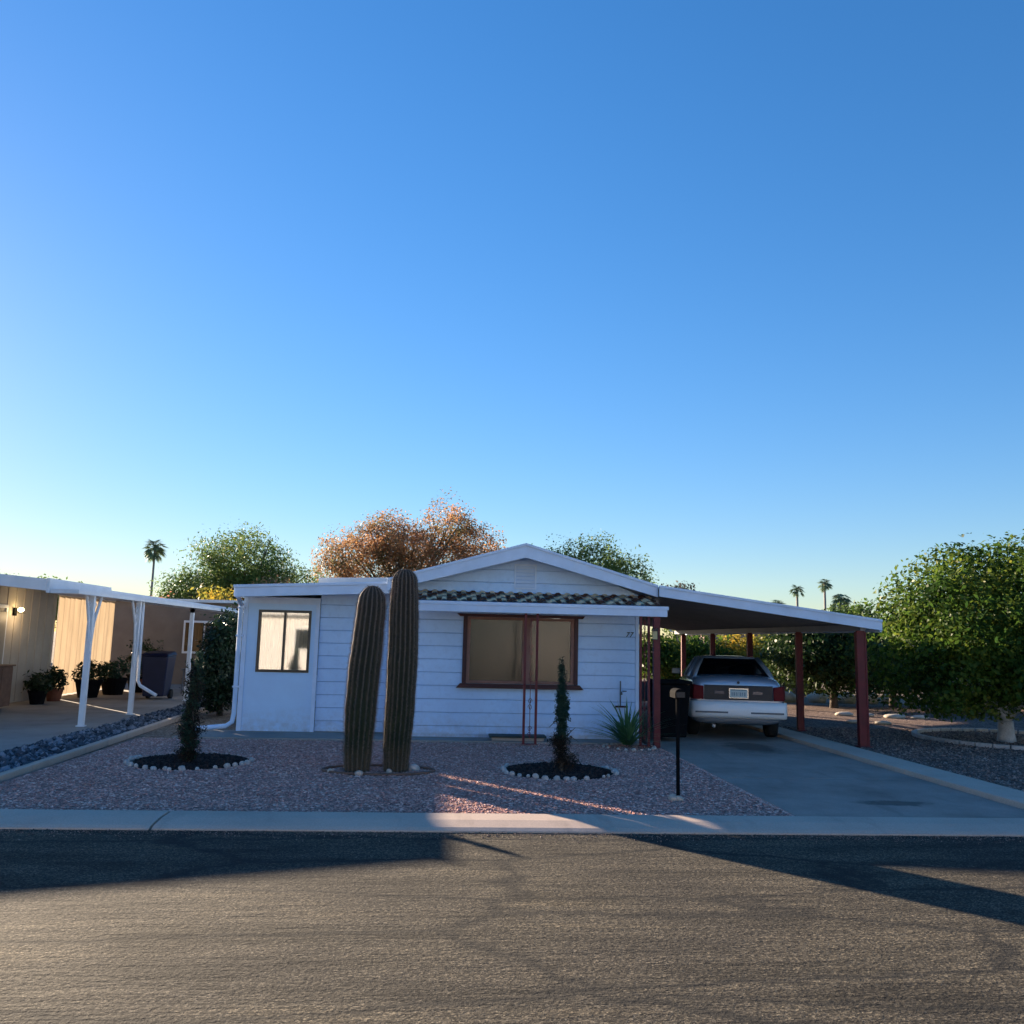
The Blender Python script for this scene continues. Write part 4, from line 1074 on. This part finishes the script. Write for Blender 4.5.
def n_post(y, flare, side=1):
    m = MB(); x = -6.45; ztop = 2.37
    m.box(x - .045, x + .045, y - .045, y + .045, .03, ztop)
    m.box(x - .07, x + .07, y - .07, y + .07, .03, .05)
    if flare:
        m.tube([(x, y + side * .04, 1.0), (x, y + side * .07, 1.4), (x, y + side * .16, 1.9), (x, y + side * .42, ztop)], .026, 6)
        m.tube([(x, y - side * .04, 1.5), (x, y - side * .09, 1.9), (x, y - side * .28, ztop)], .024, 6)
        for zc_, rr_ in ((2.2, .07), (2.05, .05), (1.9, .035)):
            for s in (-1, 1):
                p = [(x, y + s * (.09 + rr_ * .6) + rr_ * (1 - q / 22) * math.cos(q * .5), zc_ + rr_ * (1 - q / 22) * math.sin(q * .5)) for q in range(17)]
                m.tube(p, .008, 5)
    else:
        m.box(x - .045, x + .045, y - .045, y + .045, 2.25, ztop)
    return m.build('post', 'n_trim', nc)
n_post(16.7, True); n_post(19.2, True, -1); n_post(23.2, False); n_post(26.6, False)
m_ = MB(); m_.box(-6.85, -6.33, 15.75, 29.4, 2.37, 2.44); m_.build('beam', 'n_trim', nc)
m_ = MB(); m_.tube([(-6.40, 19.30, 2.3), (-6.38, 19.30, .72), (-6.32, 19.28, .62), (-5.96, 19.25, .42)], .035, 8); m_.build('downspout', 'n_trim', nc)

nh = thing('neighbour_house', 'cream neighbouring mobile home in shade behind the left carport', 'house', (-12.5, 22, 0))
XN = -10.0
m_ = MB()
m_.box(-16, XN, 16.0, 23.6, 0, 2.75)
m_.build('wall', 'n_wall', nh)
m_ = MB(); m_.prism([(-16.4, 2.76), (XN - .62, 2.76), (XN - .66, 2.95), (-13, 3.08), (-16.4, 2.9)], 15.6, 24.0); m_.build('roof', 'roof_white', nh)
# siding battens of the long wall: vertical panel joints
m_ = MB()
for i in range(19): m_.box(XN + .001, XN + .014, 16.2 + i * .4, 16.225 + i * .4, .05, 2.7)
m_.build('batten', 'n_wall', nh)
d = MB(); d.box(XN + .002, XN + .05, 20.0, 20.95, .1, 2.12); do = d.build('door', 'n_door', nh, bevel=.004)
d = MB(); d.box(XN + .052, XN + .06, 20.25, 20.62, 1.3, 1.95); sub(d, 'pane', 'n_glass', do)
d = MB(); d.tube([(XN + .05, 20.12, 1.05), (XN + .11, 20.12, 1.05)], .025, 8); sub(d, 'handle', 'iron', do)
d = MB(); d.box(XN + .003, XN + .03, 19.92, 19.995, .05, 2.2); d.box(XN + .003, XN + .03, 20.955, 21.03, .05, 2.2); d.box(XN + .003, XN + .032, 19.92, 21.03, 2.2, 2.28); d.build('door_frame', 'n_trim', nh)
# back room across the end of the carport
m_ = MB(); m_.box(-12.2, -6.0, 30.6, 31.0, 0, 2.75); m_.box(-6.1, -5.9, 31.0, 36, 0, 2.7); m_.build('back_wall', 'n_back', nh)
m_ = MB(); m_.box(-8.75, -7.35, 30.55, 30.598, 1.05, 2.15); wn = m_.build('window', 'n_trim', nh)
m_ = MB(); m_.box(-8.68, -8.08, 30.535, 30.548, 1.12, 2.08); sub(m_, 'pane', 'n_glass', wn)
m_ = MB(); m_.box(-8.03, -7.42, 30.535, 30.548, 1.12, 2.08); sub(m_, 'pane', 'screen_glass', wn)
m_ = MB(); m_.box(-12.3, -5.7, 30.4, 36.2, 2.76, 2.86); m_.build('back_roof', 'roof_white', nh)
# sun shade hanging at the end of the porch, lit through from behind
cs = curtain(0, 3.9, 0, .06, 2.62, 120, .05, 4, 3.2)
cs.v = [(XN + .02 + y, 23.62 + x, z) for x, y, z in cs.v]
so = cs.build('porch_curtain', 'shade', smooth=True); tag(so, 'sunlit orange-cream porch curtain at the far end of the neighbour wall', 'curtain')
m_ = MB(); m_.tube([(XN + .02, 23.62, 2.65), (XN + .02, 27.55, 2.65)], .03, 8); sub(m_, 'rod', 'n_trim', so)
so.location = Z
# porch lamp
pl = thing('porch_lamp', 'small lit yellow porch lamp on the cream neighbour wall', 'lamp', (XN + .02, 21.35, 2.12))
m_ = MB(); m_.box(0, .03, -.06, .06, -.08, .1); m_.tube([(.02, 0, .02), (.12, 0, .05)], .012, 6); m_.build('bracket', 'iron', pl, shift=Z)
m_ = MB(); m_.ell((.14, 0, .06), (.06, .09, .05), 8, 12); m_.build('lamp_glass', 'lamp', pl, shift=Z, smooth=True)
m_ = MB(); m_.lathe([(.11, -.02), (.06, .0)], .14, 0, 12); m_.build('rim', 'iron', pl, shift=Z)

# wheeled bin
bn = thing('wheeled_bin', 'dark navy wheeled rubbish bin standing in the neighbour carport', 'bin', (-7.35, 23.7, .03))
m_ = MB(); m_.hexa([(-.26, -.28, .08), (.26, -.28, .08), (.26, .26, .08), (-.26, .26, .08), (-.34, -.36, 1.1), (.34, -.36, 1.1), (.34, .36, 1.1), (-.34, .36, 1.1)]); m_.build('body', 'bin', bn, shift=Z, bevel=.03)
m_ = MB(); m_.hexa([(-.36, -.39, 1.105), (.36, -.39, 1.105), (.36, .4, 1.12), (-.36, .4, 1.12), (-.3, -.33, 1.17), (.3, -.33, 1.17), (.3, .36, 1.22), (-.3, .36, 1.22)]); m_.build('lid', 'bin', bn, shift=Z, bevel=.02)
for s in (-1, 1):
    m_ = MB(); m_.tube([(s * .24, .26, .12), (s * .32, .26, .12)], .12, 14); m_.build('wheel', 'rubber', bn, shift=Z)
b2 = thing('storage_cabinet', 'brown wooden cabinet against the cream neighbour wall at the left edge', 'cabinet', (-9.6, 19.6, .03))
m_ = MB(); m_.box(-.3, .3, -.5, .5, .06, .9); m_.build('body', 'wood', b2, shift=Z, bevel=.01)
m_ = MB(); m_.box(-.34, .34, -.54, .54, .905, .94); m_.build('top', 'wood', b2, shift=Z, bevel=.008)
for s in (0, 1):
    m_ = MB(); m_.box(.302, .315, -.47 + s * .48, -.01 + s * .48, .1, .86); m_.build('door', 'wood', b2, shift=Z)
def pot(x, y, r, h, mat, plant, label, seed, ph=.5):
    t = thing('potted_plant', label, 'potted plant', (x, y, .03))
    m = MB(); m.lathe([(r * .72, 0), (r, h * .9), (r * 1.08, h * .9), (r * 1.08, h), (r * .92, h), (r * .9, h * .93)], 0, 0, 18); m.build('pot', mat, t, shift=Z)
    V = leaf_cloud(np.random.RandomState(seed), [(0, 0, h + ph * .5, r * 1.3, r * 1.3, ph * .6)], 900, .08, 12, .1, .4)
    quads_obj('foliage', V, plant, t, h * .8)
    m = MB(); m.tube([(0, 0, h * .9), (.01, 0, h + ph * .4)], [.02, .01], 6); m.build('stem', 'bark', t, shift=Z)
pot(-9.3, 21.4, .2, .3, 'blackpot', 'hedge', 'small leafy plant in a black pot below the porch lamp', 81, .35)
pot(-9.35, 22.4, .2, .3, 'terracotta', 'hedge', 'leafy plant in a clay pot by the cream wall', 82, .45)
pot(-9.1, 23.8, .32, .45, 'blackpot', 'hedge', 'dark plant in a wide black pot under the sunlit porch shade', 83, .4)
pot(-8.9, 25.0, .34, .45, 'blackpot', 'juniper', 'bushy plant in a black tub just right of the first white post', 84, .45)
pot(-8.6, 26.2, .36, .5, 'blackpot', 'hedge', 'tall leafy plant in a black tub before the dark recess', 85, 1.0)
pot(-8.1, 25.6, .28, .4, 'terracotta', 'hedge', 'broad leafy plant in a clay tub left of the navy bin', 86, .9)
# small bench/table beyond bin
bt = thing('patio_table', 'small dark patio table behind the third white post', 'table', (-6.9, 26.0, .03))
m_ = MB(); m_.box(-.45, .45, -.3, .3, .66, .7); m_.build('top', 'chairgrey', bt, shift=Z)
for sx in (-1, 1):
    for sy in (-1, 1):
        m_ = MB(); m_.tube([(sx * .4, sy * .25, 0), (sx * .38, sy * .23, .66)], .018, 6); m_.build('leg', 'chairgrey', bt, shift=Z)

# ------------------------------------------------------------------ the car
def make_car():
    CX, CYR = 5.38, 15.85          # rear face
    car = thing('parked_car', 'silver-white sedan parked nose-in under the carport with its rear towards the street', 'car', (CX, CYR, .035), rz=R(-11))
    W = .86
    #      y,    zb,   zt,   w
    st = [(.00, .42, 1.02, .70), (.03, .36, 1.07, .79), (.20, .27, 1.125, .84), (.60, .24, 1.15, .86), (1.1, .22, 1.15, .865), (2.0, .2, 1.10, .87),
          (2.9, .2, 1.07, .87), (3.5, .2, 1.06, .86), (4.1, .22, .99, .85), (4.6, .26, .90, .82), (4.80, .34, .80, .74), (4.84, .42, .72, .66)]
    m = MB(); npr = 0
    for y, zb, zt, w_ in st:
        h = zt - zb
        half = [(0, zb), (w_ * .80, zb), (w_ * .95, zb + .07), (w_, zb + h * .35), (w_ * .995, zb + h * .62), (w_ * .955, zb + h * .87), (w_ * .86, zt - .01), (w_ * .5, zt + .012), (0, zt + .018)]
        ring = half + [(-x, z) for x, z in half[-2:0:-1]]
        npr = len(ring)
        m.v += [(x, y, z) for x, z in ring]
    for i in range(len(st) - 1):
        for k in range(npr):
            k2 = (k + 1) % npr; m.f.append((i * npr + k, (i + 1) * npr + k, (i + 1) * npr + k2, i * npr + k2)); m.mi.append(0)
    m.f.append(tuple(range(npr))); m.mi.append(0)
    m.f.append(tuple((len(st) - 1) * npr + k for k in range(npr - 1, -1, -1))); m.mi.append(0)
    o = m.build('body', 'carpaint', None, shift=Z, smooth=True)
    ss = o.modifiers.new('s', 'SUBSURF'); ss.levels = 2; ss.render_levels = 2
    WY = (1.02, 3.78); WR = .325
    cut = MB()
    for y in WY:
        for s in (-1, 1):
            cut.tube([(s * .52, y, WR + .0), (s * 1.1, y, WR + .0)], WR + .05, 28)
    co = cut.build('cutter', 'rubber', None, shift=Z)
    bo = o.modifiers.new('b', 'BOOLEAN'); bo.object = co; bo.operation = 'DIFFERENCE'; bo.solver = 'EXACT'
    bpy.context.view_layer.update()
    dgx = bpy.context.evaluated_depsgraph_get()
    me2 = bpy.data.meshes.new_from_object(o.evaluated_get(dgx))
    o.modifiers.clear(); o.data = me2; bpy.data.objects.remove(co)
    o.parent = car
    # greenhouse: rings at belt and roof
    def ring(z, pts): return [(x, y, z_) for x, y, z_ in pts]
    belt = [(-.73, .66), (.73, .66), (.80, 1.15), (.81, 2.0), (.80, 2.9), (.60, 3.55), (-.60, 3.55), (-.80, 2.9), (-.81, 2.0), (-.80, 1.15)]
    top = [(-.52, 1.25), (.52, 1.25), (.57, 1.50), (.585, 2.0), (.56, 2.45), (.44, 2.68), (-.44, 2.68), (-.56, 2.45), (-.585, 2.0), (-.57, 1.50)]
    zb_, zt_ = 1.09, 1.455
    g = MB(); g.add([(x, y, zb_) for x, y in belt] + [(x, y, zt_) for x, y in top], [(i, (i + 1) % 10, (i + 1) % 10 + 10, i + 10) for i in range(10)])
    g.build('window_glass', 'carglass', car, shift=Z)
    rf_ = MB()
    rf_.add([(x, y, zt_ - .015) for x, y in top] + [(x * .97, y + (.02 if y < 2 else -.02), zt_ + .02) for x, y in top] + [(x * .6, 2.0 + (y - 2.0) * .6, zt_ + .045) for x, y in top],
            [(i, (i + 1) % 10, (i + 1) % 10 + 10, i + 10) for i in range(10)] + [(i + 10, (i + 1) % 10 + 10, (i + 1) % 10 + 20, i + 20) for i in range(10)] + [tuple(range(20, 30))])
    rf_.build('roof', 'carpaint', car, shift=Z, smooth=True)
    pl_ = MB()
    for i, r0 in ((0, .035), (1, .035), (2, .05), (9, .05), (3, .028), (8, .028), (5, .03), (6, .03), (4, .0), (7, .0)):
        if r0: pl_ = MB(); pl_.tube([(belt[i][0], belt[i][1], zb_ - .01), ((belt[i][0] + top[i][0]) / 2 * 1.01, (belt[i][1] + top[i][1]) / 2, (zb_ + zt_) / 2 + .01), (top[i][0], top[i][1], zt_)], r0, 6); pl_.build('pillar', 'carpaint', car, shift=Z, smooth=True)
    # solid rear quarter pillar
    for s in (-1, 1):
        pl_ = MB(); pl_.add([(s * .765, .80, zb_), (s * .80, 1.16, zb_), (s * .58, 1.51, zt_), (s * .53, 1.29, zt_)], [(0, 1, 2, 3)]); pl_.build('quarter_panel', 'carpaint', car, shift=Z, smooth=True)
    it = MB(); it.box(-.6, .6, 1.2, 1.5, .7, 1.12); 
    for s in (-1, 1): it.box(s * .38 - .13, s * .38 + .13, 1.42, 1.5, 1.1, 1.3)
    for s in (-1, 1): it.box(s * .38 - .25, s * .38 + .25, 2.3, 2.42, .7, 1.33)
    it.build('seat', 'blacktrim', car, shift=Z, bevel=.03)
    # rear bumper
    b = MB()
    prf = [(.0, .40), (-.10, .42), (-.14, .48), (-.14, .62), (-.10, .69), (.0, .70)]
    sx = [(-.87, .42), (-.86, .12), (-.80, .02), (-.6, -.005), (0, -.02), (.6, -.005), (.80, .02), (.86, .12), (.87, .42)]
    for x, dy in sx:
        for yy, zz in prf: b.v.append((x, dy + yy + .02, zz))
    k = len(prf)
    for i in range(len(sx) - 1):
        for j in range(k - 1): b.f.append((i * k + j, (i + 1) * k + j, (i + 1) * k + j + 1, i * k + j + 1)); b.mi.append(0)
    b.build('bumper', 'bumper', car, shift=Z, smooth=True)
    b = MB(); b.box(-.78, .78, -.135, -.125, .50, .53); b.build('bumper_strip', 'chairgrey', car, shift=Z)
    b = MB(); b.box(-.61, .61, -.018, .03, .73, .985); b.build('tail_panel', 'blacktrim', car, shift=Z, bevel=.01)
    for s in (-1, 1):
        b = MB(); b.hexa([(s * .62, -.03, .73), (s * .81, -.005, .73), (s * .875, .24, .74), (s * .62, .1, .74), (s * .62, -.03, .97), (s * .80, -.005, .99), (s * .872, .24, 1.0), (s * .62, .1, .98)])
        b.build('tail_light', 'taillight', car, shift=Z, bevel=.012)
        b = MB(); b.box(s * .34 - .09, s * .34 + .09, -.028, -.019, .83, .89); b.build('reverse_light', 'clearlens', car, shift=Z, bevel=.004)
        b = MB(); b.hexa([(s * .82, 2.95, 1.08), (s * 1.0, 2.95, 1.08), (s * 1.0, 3.02, 1.08), (s * .82, 3.08, 1.08), (s * .82, 2.95, 1.2), (s * .99, 2.95, 1.2), (s * .99, 3.02, 1.2), (s * .82, 3.08, 1.2)])
        b.build('mirror', 'carpaint', car, shift=Z, bevel=.015)
        b = MB(); b.ell((s * .6, 4.79, .66), (.16, .05, .07), 6, 12); b.build('headlight', 'clearlens', car, shift=Z, smooth=True)
        for y0 in (1.35, 2.35):
            b = MB(); b.box(s * .868 - .01, s * .868 + .012, y0, y0 + .16, .88, .905); b.build('door_handle', 'blacktrim', car, shift=Z, bevel=.004)
    b = MB(); b.box(-.16, .16, -.04, -.029, .775, .93); po = b.build('license_plate', 'plate', car, shift=Z, bevel=.003)
    b = MB(); b.box(-.17, .17, -.05, -.041, .765, .776); b.box(-.17, .17, -.05, -.041, .929, .94); b.box(-.17, -.159, -.05, -.041, .776, .929); b.box(.159, .17, -.05, -.041, .776, .929)
    ob = b.build('plate_frame', 'chrome', po, shift=Z)
    b = MB(); b.box(-.13, .13, -.0405, -.040, .90, .918)
    for q, (xq, wq) in enumerate(((-.125, .022), (-.09, .03), (-.045, .026), (.0, .008), (.02, .028), (.06, .02), (.095, .028))): b.box(xq, xq + wq, -.0405, -.040, .805 + .004 * (q % 2), .872)
    b.build('plate_marks', 'platemark', po, shift=Z)
    b = MB(); b.tube([(.0, -.02, 1.045), (.0, -.035, 1.045)], .025, 14); b.build('trunk_lock', 'blacktrim', car, shift=Z)
    b = MB(); b.box(-.62, .62, -.01, .012, .985, .992); b.build('trunk_gap', 'blacktrim', car, shift=Z)
    b = MB(); b.tube([(-.45, .05, .27), (-.45, -.1, .27)], .03, 10); b.build('exhaust_pipe', 'chrome', car, shift=Z)
    first = None
    for y in WY:
        for s in (-1, 1):
            m_ = MB()
            prof = [(.19, -.10), (.27, -.11), (.31, -.095), (WR, -.06), (WR, .06), (.31, .095), (.27, .11), (.19, .10)]
            seg = 28; bb_ = 0
            for r1, xx in prof:
                for q in range(seg):
                    a = 2 * math.pi * q / seg; m_.v.append((xx, r1 * math.cos(a), r1 * math.sin(a)))
            for i in range(len(prof)):
                i2 = (i + 1) % len(prof)
                for q in range(seg):
                    q2 = (q + 1) % seg; m_.f.append((i * seg + q, i * seg + q2, i2 * seg + q2, i2 * seg + q)); m_.mi.append(0)
            wh = m_.build('wheel', 'rubber', car, shift=Z, smooth=True)
            wh.location = (s * .73, y, WR)
            r1 = MB(); r1.tube([(-.02, 0, 0), (.075 if s > 0 else -.075, 0, 0)], .06, 12)
            for q in range(8):
                a = 2 * math.pi * q / 8; c, s_ = math.cos(a), math.sin(a); tt = .06 * s
                r1.add([(tt, c * .05 - s_ * .03, s_ * .05 + c * .03), (tt, c * .05 + s_ * .03, s_ * .05 - c * .03), (tt, c * .19 + s_ * .03, s_ * .19 - c * .03), (tt, c * .19 - s_ * .03, s_ * .19 + c * .03)], [(0, 1, 2, 3)])
            r1.tube([(.04 * s, 0, 0), (.045 * s, 0, 0)], .185, 24)
            r1.build('rim', 'alloy', wh, shift=Z)
    return car
make_car()

# things between the house wall and the car
ch = thing('folding_chair', 'dim grey metal chair standing left of the car under the carport', 'chair', (4.15, 17.6, .035), rz=.5)
m_ = MB(); m_.box(-.24, .24, -.22, .22, .42, .46); m_.build('seat', 'chairgrey', ch, shift=Z, bevel=.01)
m_ = MB(); m_.box(-.24, .24, .21, .24, .55, .95); m_.build('backrest', 'chairgrey', ch, shift=Z, bevel=.01)
for sx in (-1, 1):
    for sy in (-1, 1):
        m_ = MB(); m_.tube([(sx * .23, sy * .24, 0), (sx * .23, sy * .21, .44)] + ([(sx * .23, .225, .97)] if sy > 0 else []), .014, 6); m_.build('leg', 'chairgrey', ch, shift=Z)
gc = thing('storage_bench', 'low grey storage bench against the house side under the carport', 'bench', (3.82, 20.0, .035))
m_ = MB(); m_.box(-.3, .3, -.7, .7, .06, .52); m_.build('body', 'chairgrey', gc, shift=Z, bevel=.02)
m_ = MB(); m_.box(-.33, .33, -.74, .74, .525, .57); m_.build('lid', 'chairgrey', gc, shift=Z, bevel=.015)
wb = thing('wheeled_bin', 'added black bin darkening the area beside the left rear corner of the parked car', 'bin', (4.1, 15.85, .035))  # stand-in bin, added to keep the area beside the car dark
m_ = MB(); m_.hexa([(-.25, -.27, .08), (.25, -.27, .08), (.25, .25, .08), (-.25, .25, .08), (-.31, -.34, 1.0), (.31, -.34, 1.0), (.31, .34, 1.0), (-.31, .34, 1.0)]); m_.build('body', 'blackpot', wb, shift=Z, bevel=.03)
m_ = MB(); m_.box(-.33, .33, -.36, .37, 1.005, 1.07); m_.build('lid', 'blackpot', wb, shift=Z, bevel=.02)

# ------------------------------------------------------------------ far things on the right
rr = random.Random(12)
for i in range(11):
    x = 10.3 + i * .85 + rr.uniform(-.2, .2)
    m = MB(); s = rr.uniform(.28, .42); m.ell((0, 0, 0), (s, s * .8, s * .62), 7, 11, .13, rr)
    o = m.build('boulder', 'boulder', smooth=True); o.location = (x, 27.9 + rr.uniform(-.3, .3), .12); o.rotation_euler = (0, 0, rr.uniform(0, 3))
    tag(o, 'pale sunlit boulder in the row behind the brown gravel yard', 'boulder', 'pale boulders at the back of the right yard')
ph = thing('pink_house', 'low pinkish house with white roof edge far behind the carport', 'house', (21, 52, 0))
m = MB(); m.box(15, 27, 50, 56, 0, 2.5); m.build('wall', 'pinkwall', ph)
m = MB(); m.prism([(14.6, 2.52), (27.4, 2.52), (27.4, 2.72), (21, 3.1), (14.6, 2.72)], 49.5, 56.5); m.build('roof', 'roof_white', ph)
for x in (17.2, 22.5):
    m = MB(); m.box(x, x + 1.4, 49.94, 49.995, 1.0, 2.0); a = m.build('window', 'n_trim', ph)
    m = MB(); m.box(x + .08, x + 1.32, 49.92, 49.938, 1.08, 1.92); sub(m, 'pane', 'n_glass', a)
bw = MB(); bw.box(12.0, 13.2, 30.9, 31.1, 0, 1.15)
o = bw.build('garden_wall', 'block', bevel=.02); tag(o, 'short red-brown block wall seen right of the car, behind the second post', 'wall')
# pale stone line across the brown gravel
for i, (x, y, s) in enumerate([(10.4, 22.4, .16), (10.9, 22.2, .14), (11.5, 21.9, .18), (12.1, 21.8, .15), (9.6, 20.2, .12), (10.2, 20.0, .13)]):
    o = MB().ell((0, 0, 0), (s * 1.6, s, s * .4), 6, 10, .12, rr).build('flat_stone', 'boulder', smooth=True)
    o.location = (x, y, .05); tag(o, 'flat pale stone lying on the brown gravel right of the carport', 'stone', 'flat pale stones on the right gravel')

sheet('opposite_bounce_yard', rect(-60, 60, -40, -2.1), .0, 'pale')  # unseen yard, added in pale gravel to bounce sunlight onto the house front
for i, (xa, xb, lb) in enumerate(((-19, -3.5, 'cream mobile home across the street, mirrored in the side room window'), (3.5, 19, 'cream mobile home across the street facing the driveway'))):
    oh = thing('opposite_house', lb, 'house', ((xa + xb) / 2, -13, 0))
    m = MB(); m.box(xa, xb, -20, -12, 0, 2.7); m.build('wall', 'o_wall', oh)
    m = MB(); m.prism([(xa - .4, 2.71), (xb + .4, 2.71), (xb + .4, 2.85), ((xa + xb) / 2, 3.5), (xa - .4, 2.85)], -20.4, -11.5); m.build('roof', 'roof_white', oh)
    for q in (.15, .45, .75):
        x_ = xa + (xb - xa) * q
        m = MB(); m.box(x_, x_ + 1.5, -11.995, -11.95, 1.0, 2.1); a = m.build('window', 'n_trim', oh)
        m = MB(); m.box(x_ + .08, x_ + 1.42, -11.948, -11.94, 1.08, 2.02); sub(m, 'pane', 'n_glass', a)
    m = MB(); m.box(xa + (xb - xa) * .32, xa + (xb - xa) * .32 + .9, -11.995, -11.95, .1, 2.15); m.build('door', 'n_door', oh)
# ------------------------------------------------------------------ light, sky, camera
SUN_AZ, SUN_EL = 39.5, 13.5        # degrees left of +Y, above horizon
sd = bpy.data.lights.new('sun', 'SUN'); sd.energy = 5.0; sd.angle = R(.5); sd.color = (1., .80, .58)
so_ = bpy.data.objects.new('sun', sd); COL.objects.link(so_)
dirv = Vector((-math.sin(R(SUN_AZ)) * math.cos(R(SUN_EL)), math.cos(R(SUN_AZ)) * math.cos(R(SUN_EL)), math.sin(R(SUN_EL))))
so_.rotation_euler = dirv.to_track_quat('Z', 'Y').to_euler()
pld = bpy.data.lights.new('porch_lamp_light', 'POINT'); pld.energy = 3; pld.color = (1., .7, .38); pld.shadow_soft_size = .08
plo = bpy.data.objects.new('porch_lamp_light', pld); COL.objects.link(plo); plo.location = (XN + .32, 21.35, 2.0)

SKY_K, SKY_SAT, SKY_HUE = .16, 1.24, .502
wd = bpy.data.worlds.new('World'); sc.world = wd; wd.use_nodes = True
nt = wd.node_tree; bg = nt.nodes['Background']
sky = nt.nodes.new('ShaderNodeTexSky'); sky.sky_type = 'NISHITA'; sky.sun_disc = False
sky.sun_elevation = R(SUN_EL); sky.sun_rotation = R(-SUN_AZ)
sky.altitude = 300; sky.air_density = 1.0; sky.dust_density = .1; sky.ozone_density = 3.0
bw_ = nt.nodes.new('ShaderNodeRGBToBW'); nt.links.new(sky.outputs[0], bw_.inputs[0])
ma = N(nt, 'ShaderNodeMath', operation='MULTIPLY_ADD'); ma.inputs[1].default_value = SKY_K; ma.inputs[2].default_value = 1.; nt.links.new(bw_.outputs[0], ma.inputs[0])
dv_ = N(nt, 'ShaderNodeVectorMath', operation='DIVIDE'); nt.links.new(sky.outputs[0], dv_.inputs[0]); nt.links.new(ma.outputs[0], dv_.inputs[1])
hs = nt.nodes.new('ShaderNodeHueSaturation'); hs.inputs['Saturation'].default_value = SKY_SAT; hs.inputs['Hue'].default_value = SKY_HUE; nt.links.new(dv_.outputs[0], hs.inputs['Color'])
wb = N(nt, 'ShaderNodeVectorMath', operation='MULTIPLY'); wb.inputs[1].default_value = (1.05, .965, 1.0); nt.links.new(hs.outputs[0], wb.inputs[0]); nt.links.new(wb.outputs[0], bg.inputs[0]); bg.inputs[1].default_value = .08

cd = bpy.data.cameras.new('camera'); cd.lens = 36 * 875 / 1024; cd.sensor_width = 36; cd.clip_end = 2000; cd.clip_start = .05
cam = bpy.data.objects.new('camera', cd); COL.objects.link(cam); sc.camera = cam
cam.location = (0, 0, 1.75)
rot = Matrix.Rotation(R(-4.25), 4, 'Z') @ Matrix.Rotation(R(90 + 8.32), 4, 'X') @ Matrix.Rotation(R(1.35), 4, 'Z')
cam.rotation_euler = rot.to_euler()
sc.view_settings.view_transform = 'Standard'; sc.view_settings.look = 'None'; sc.view_settings.exposure = 1.9; sc.view_settings.gamma = 1
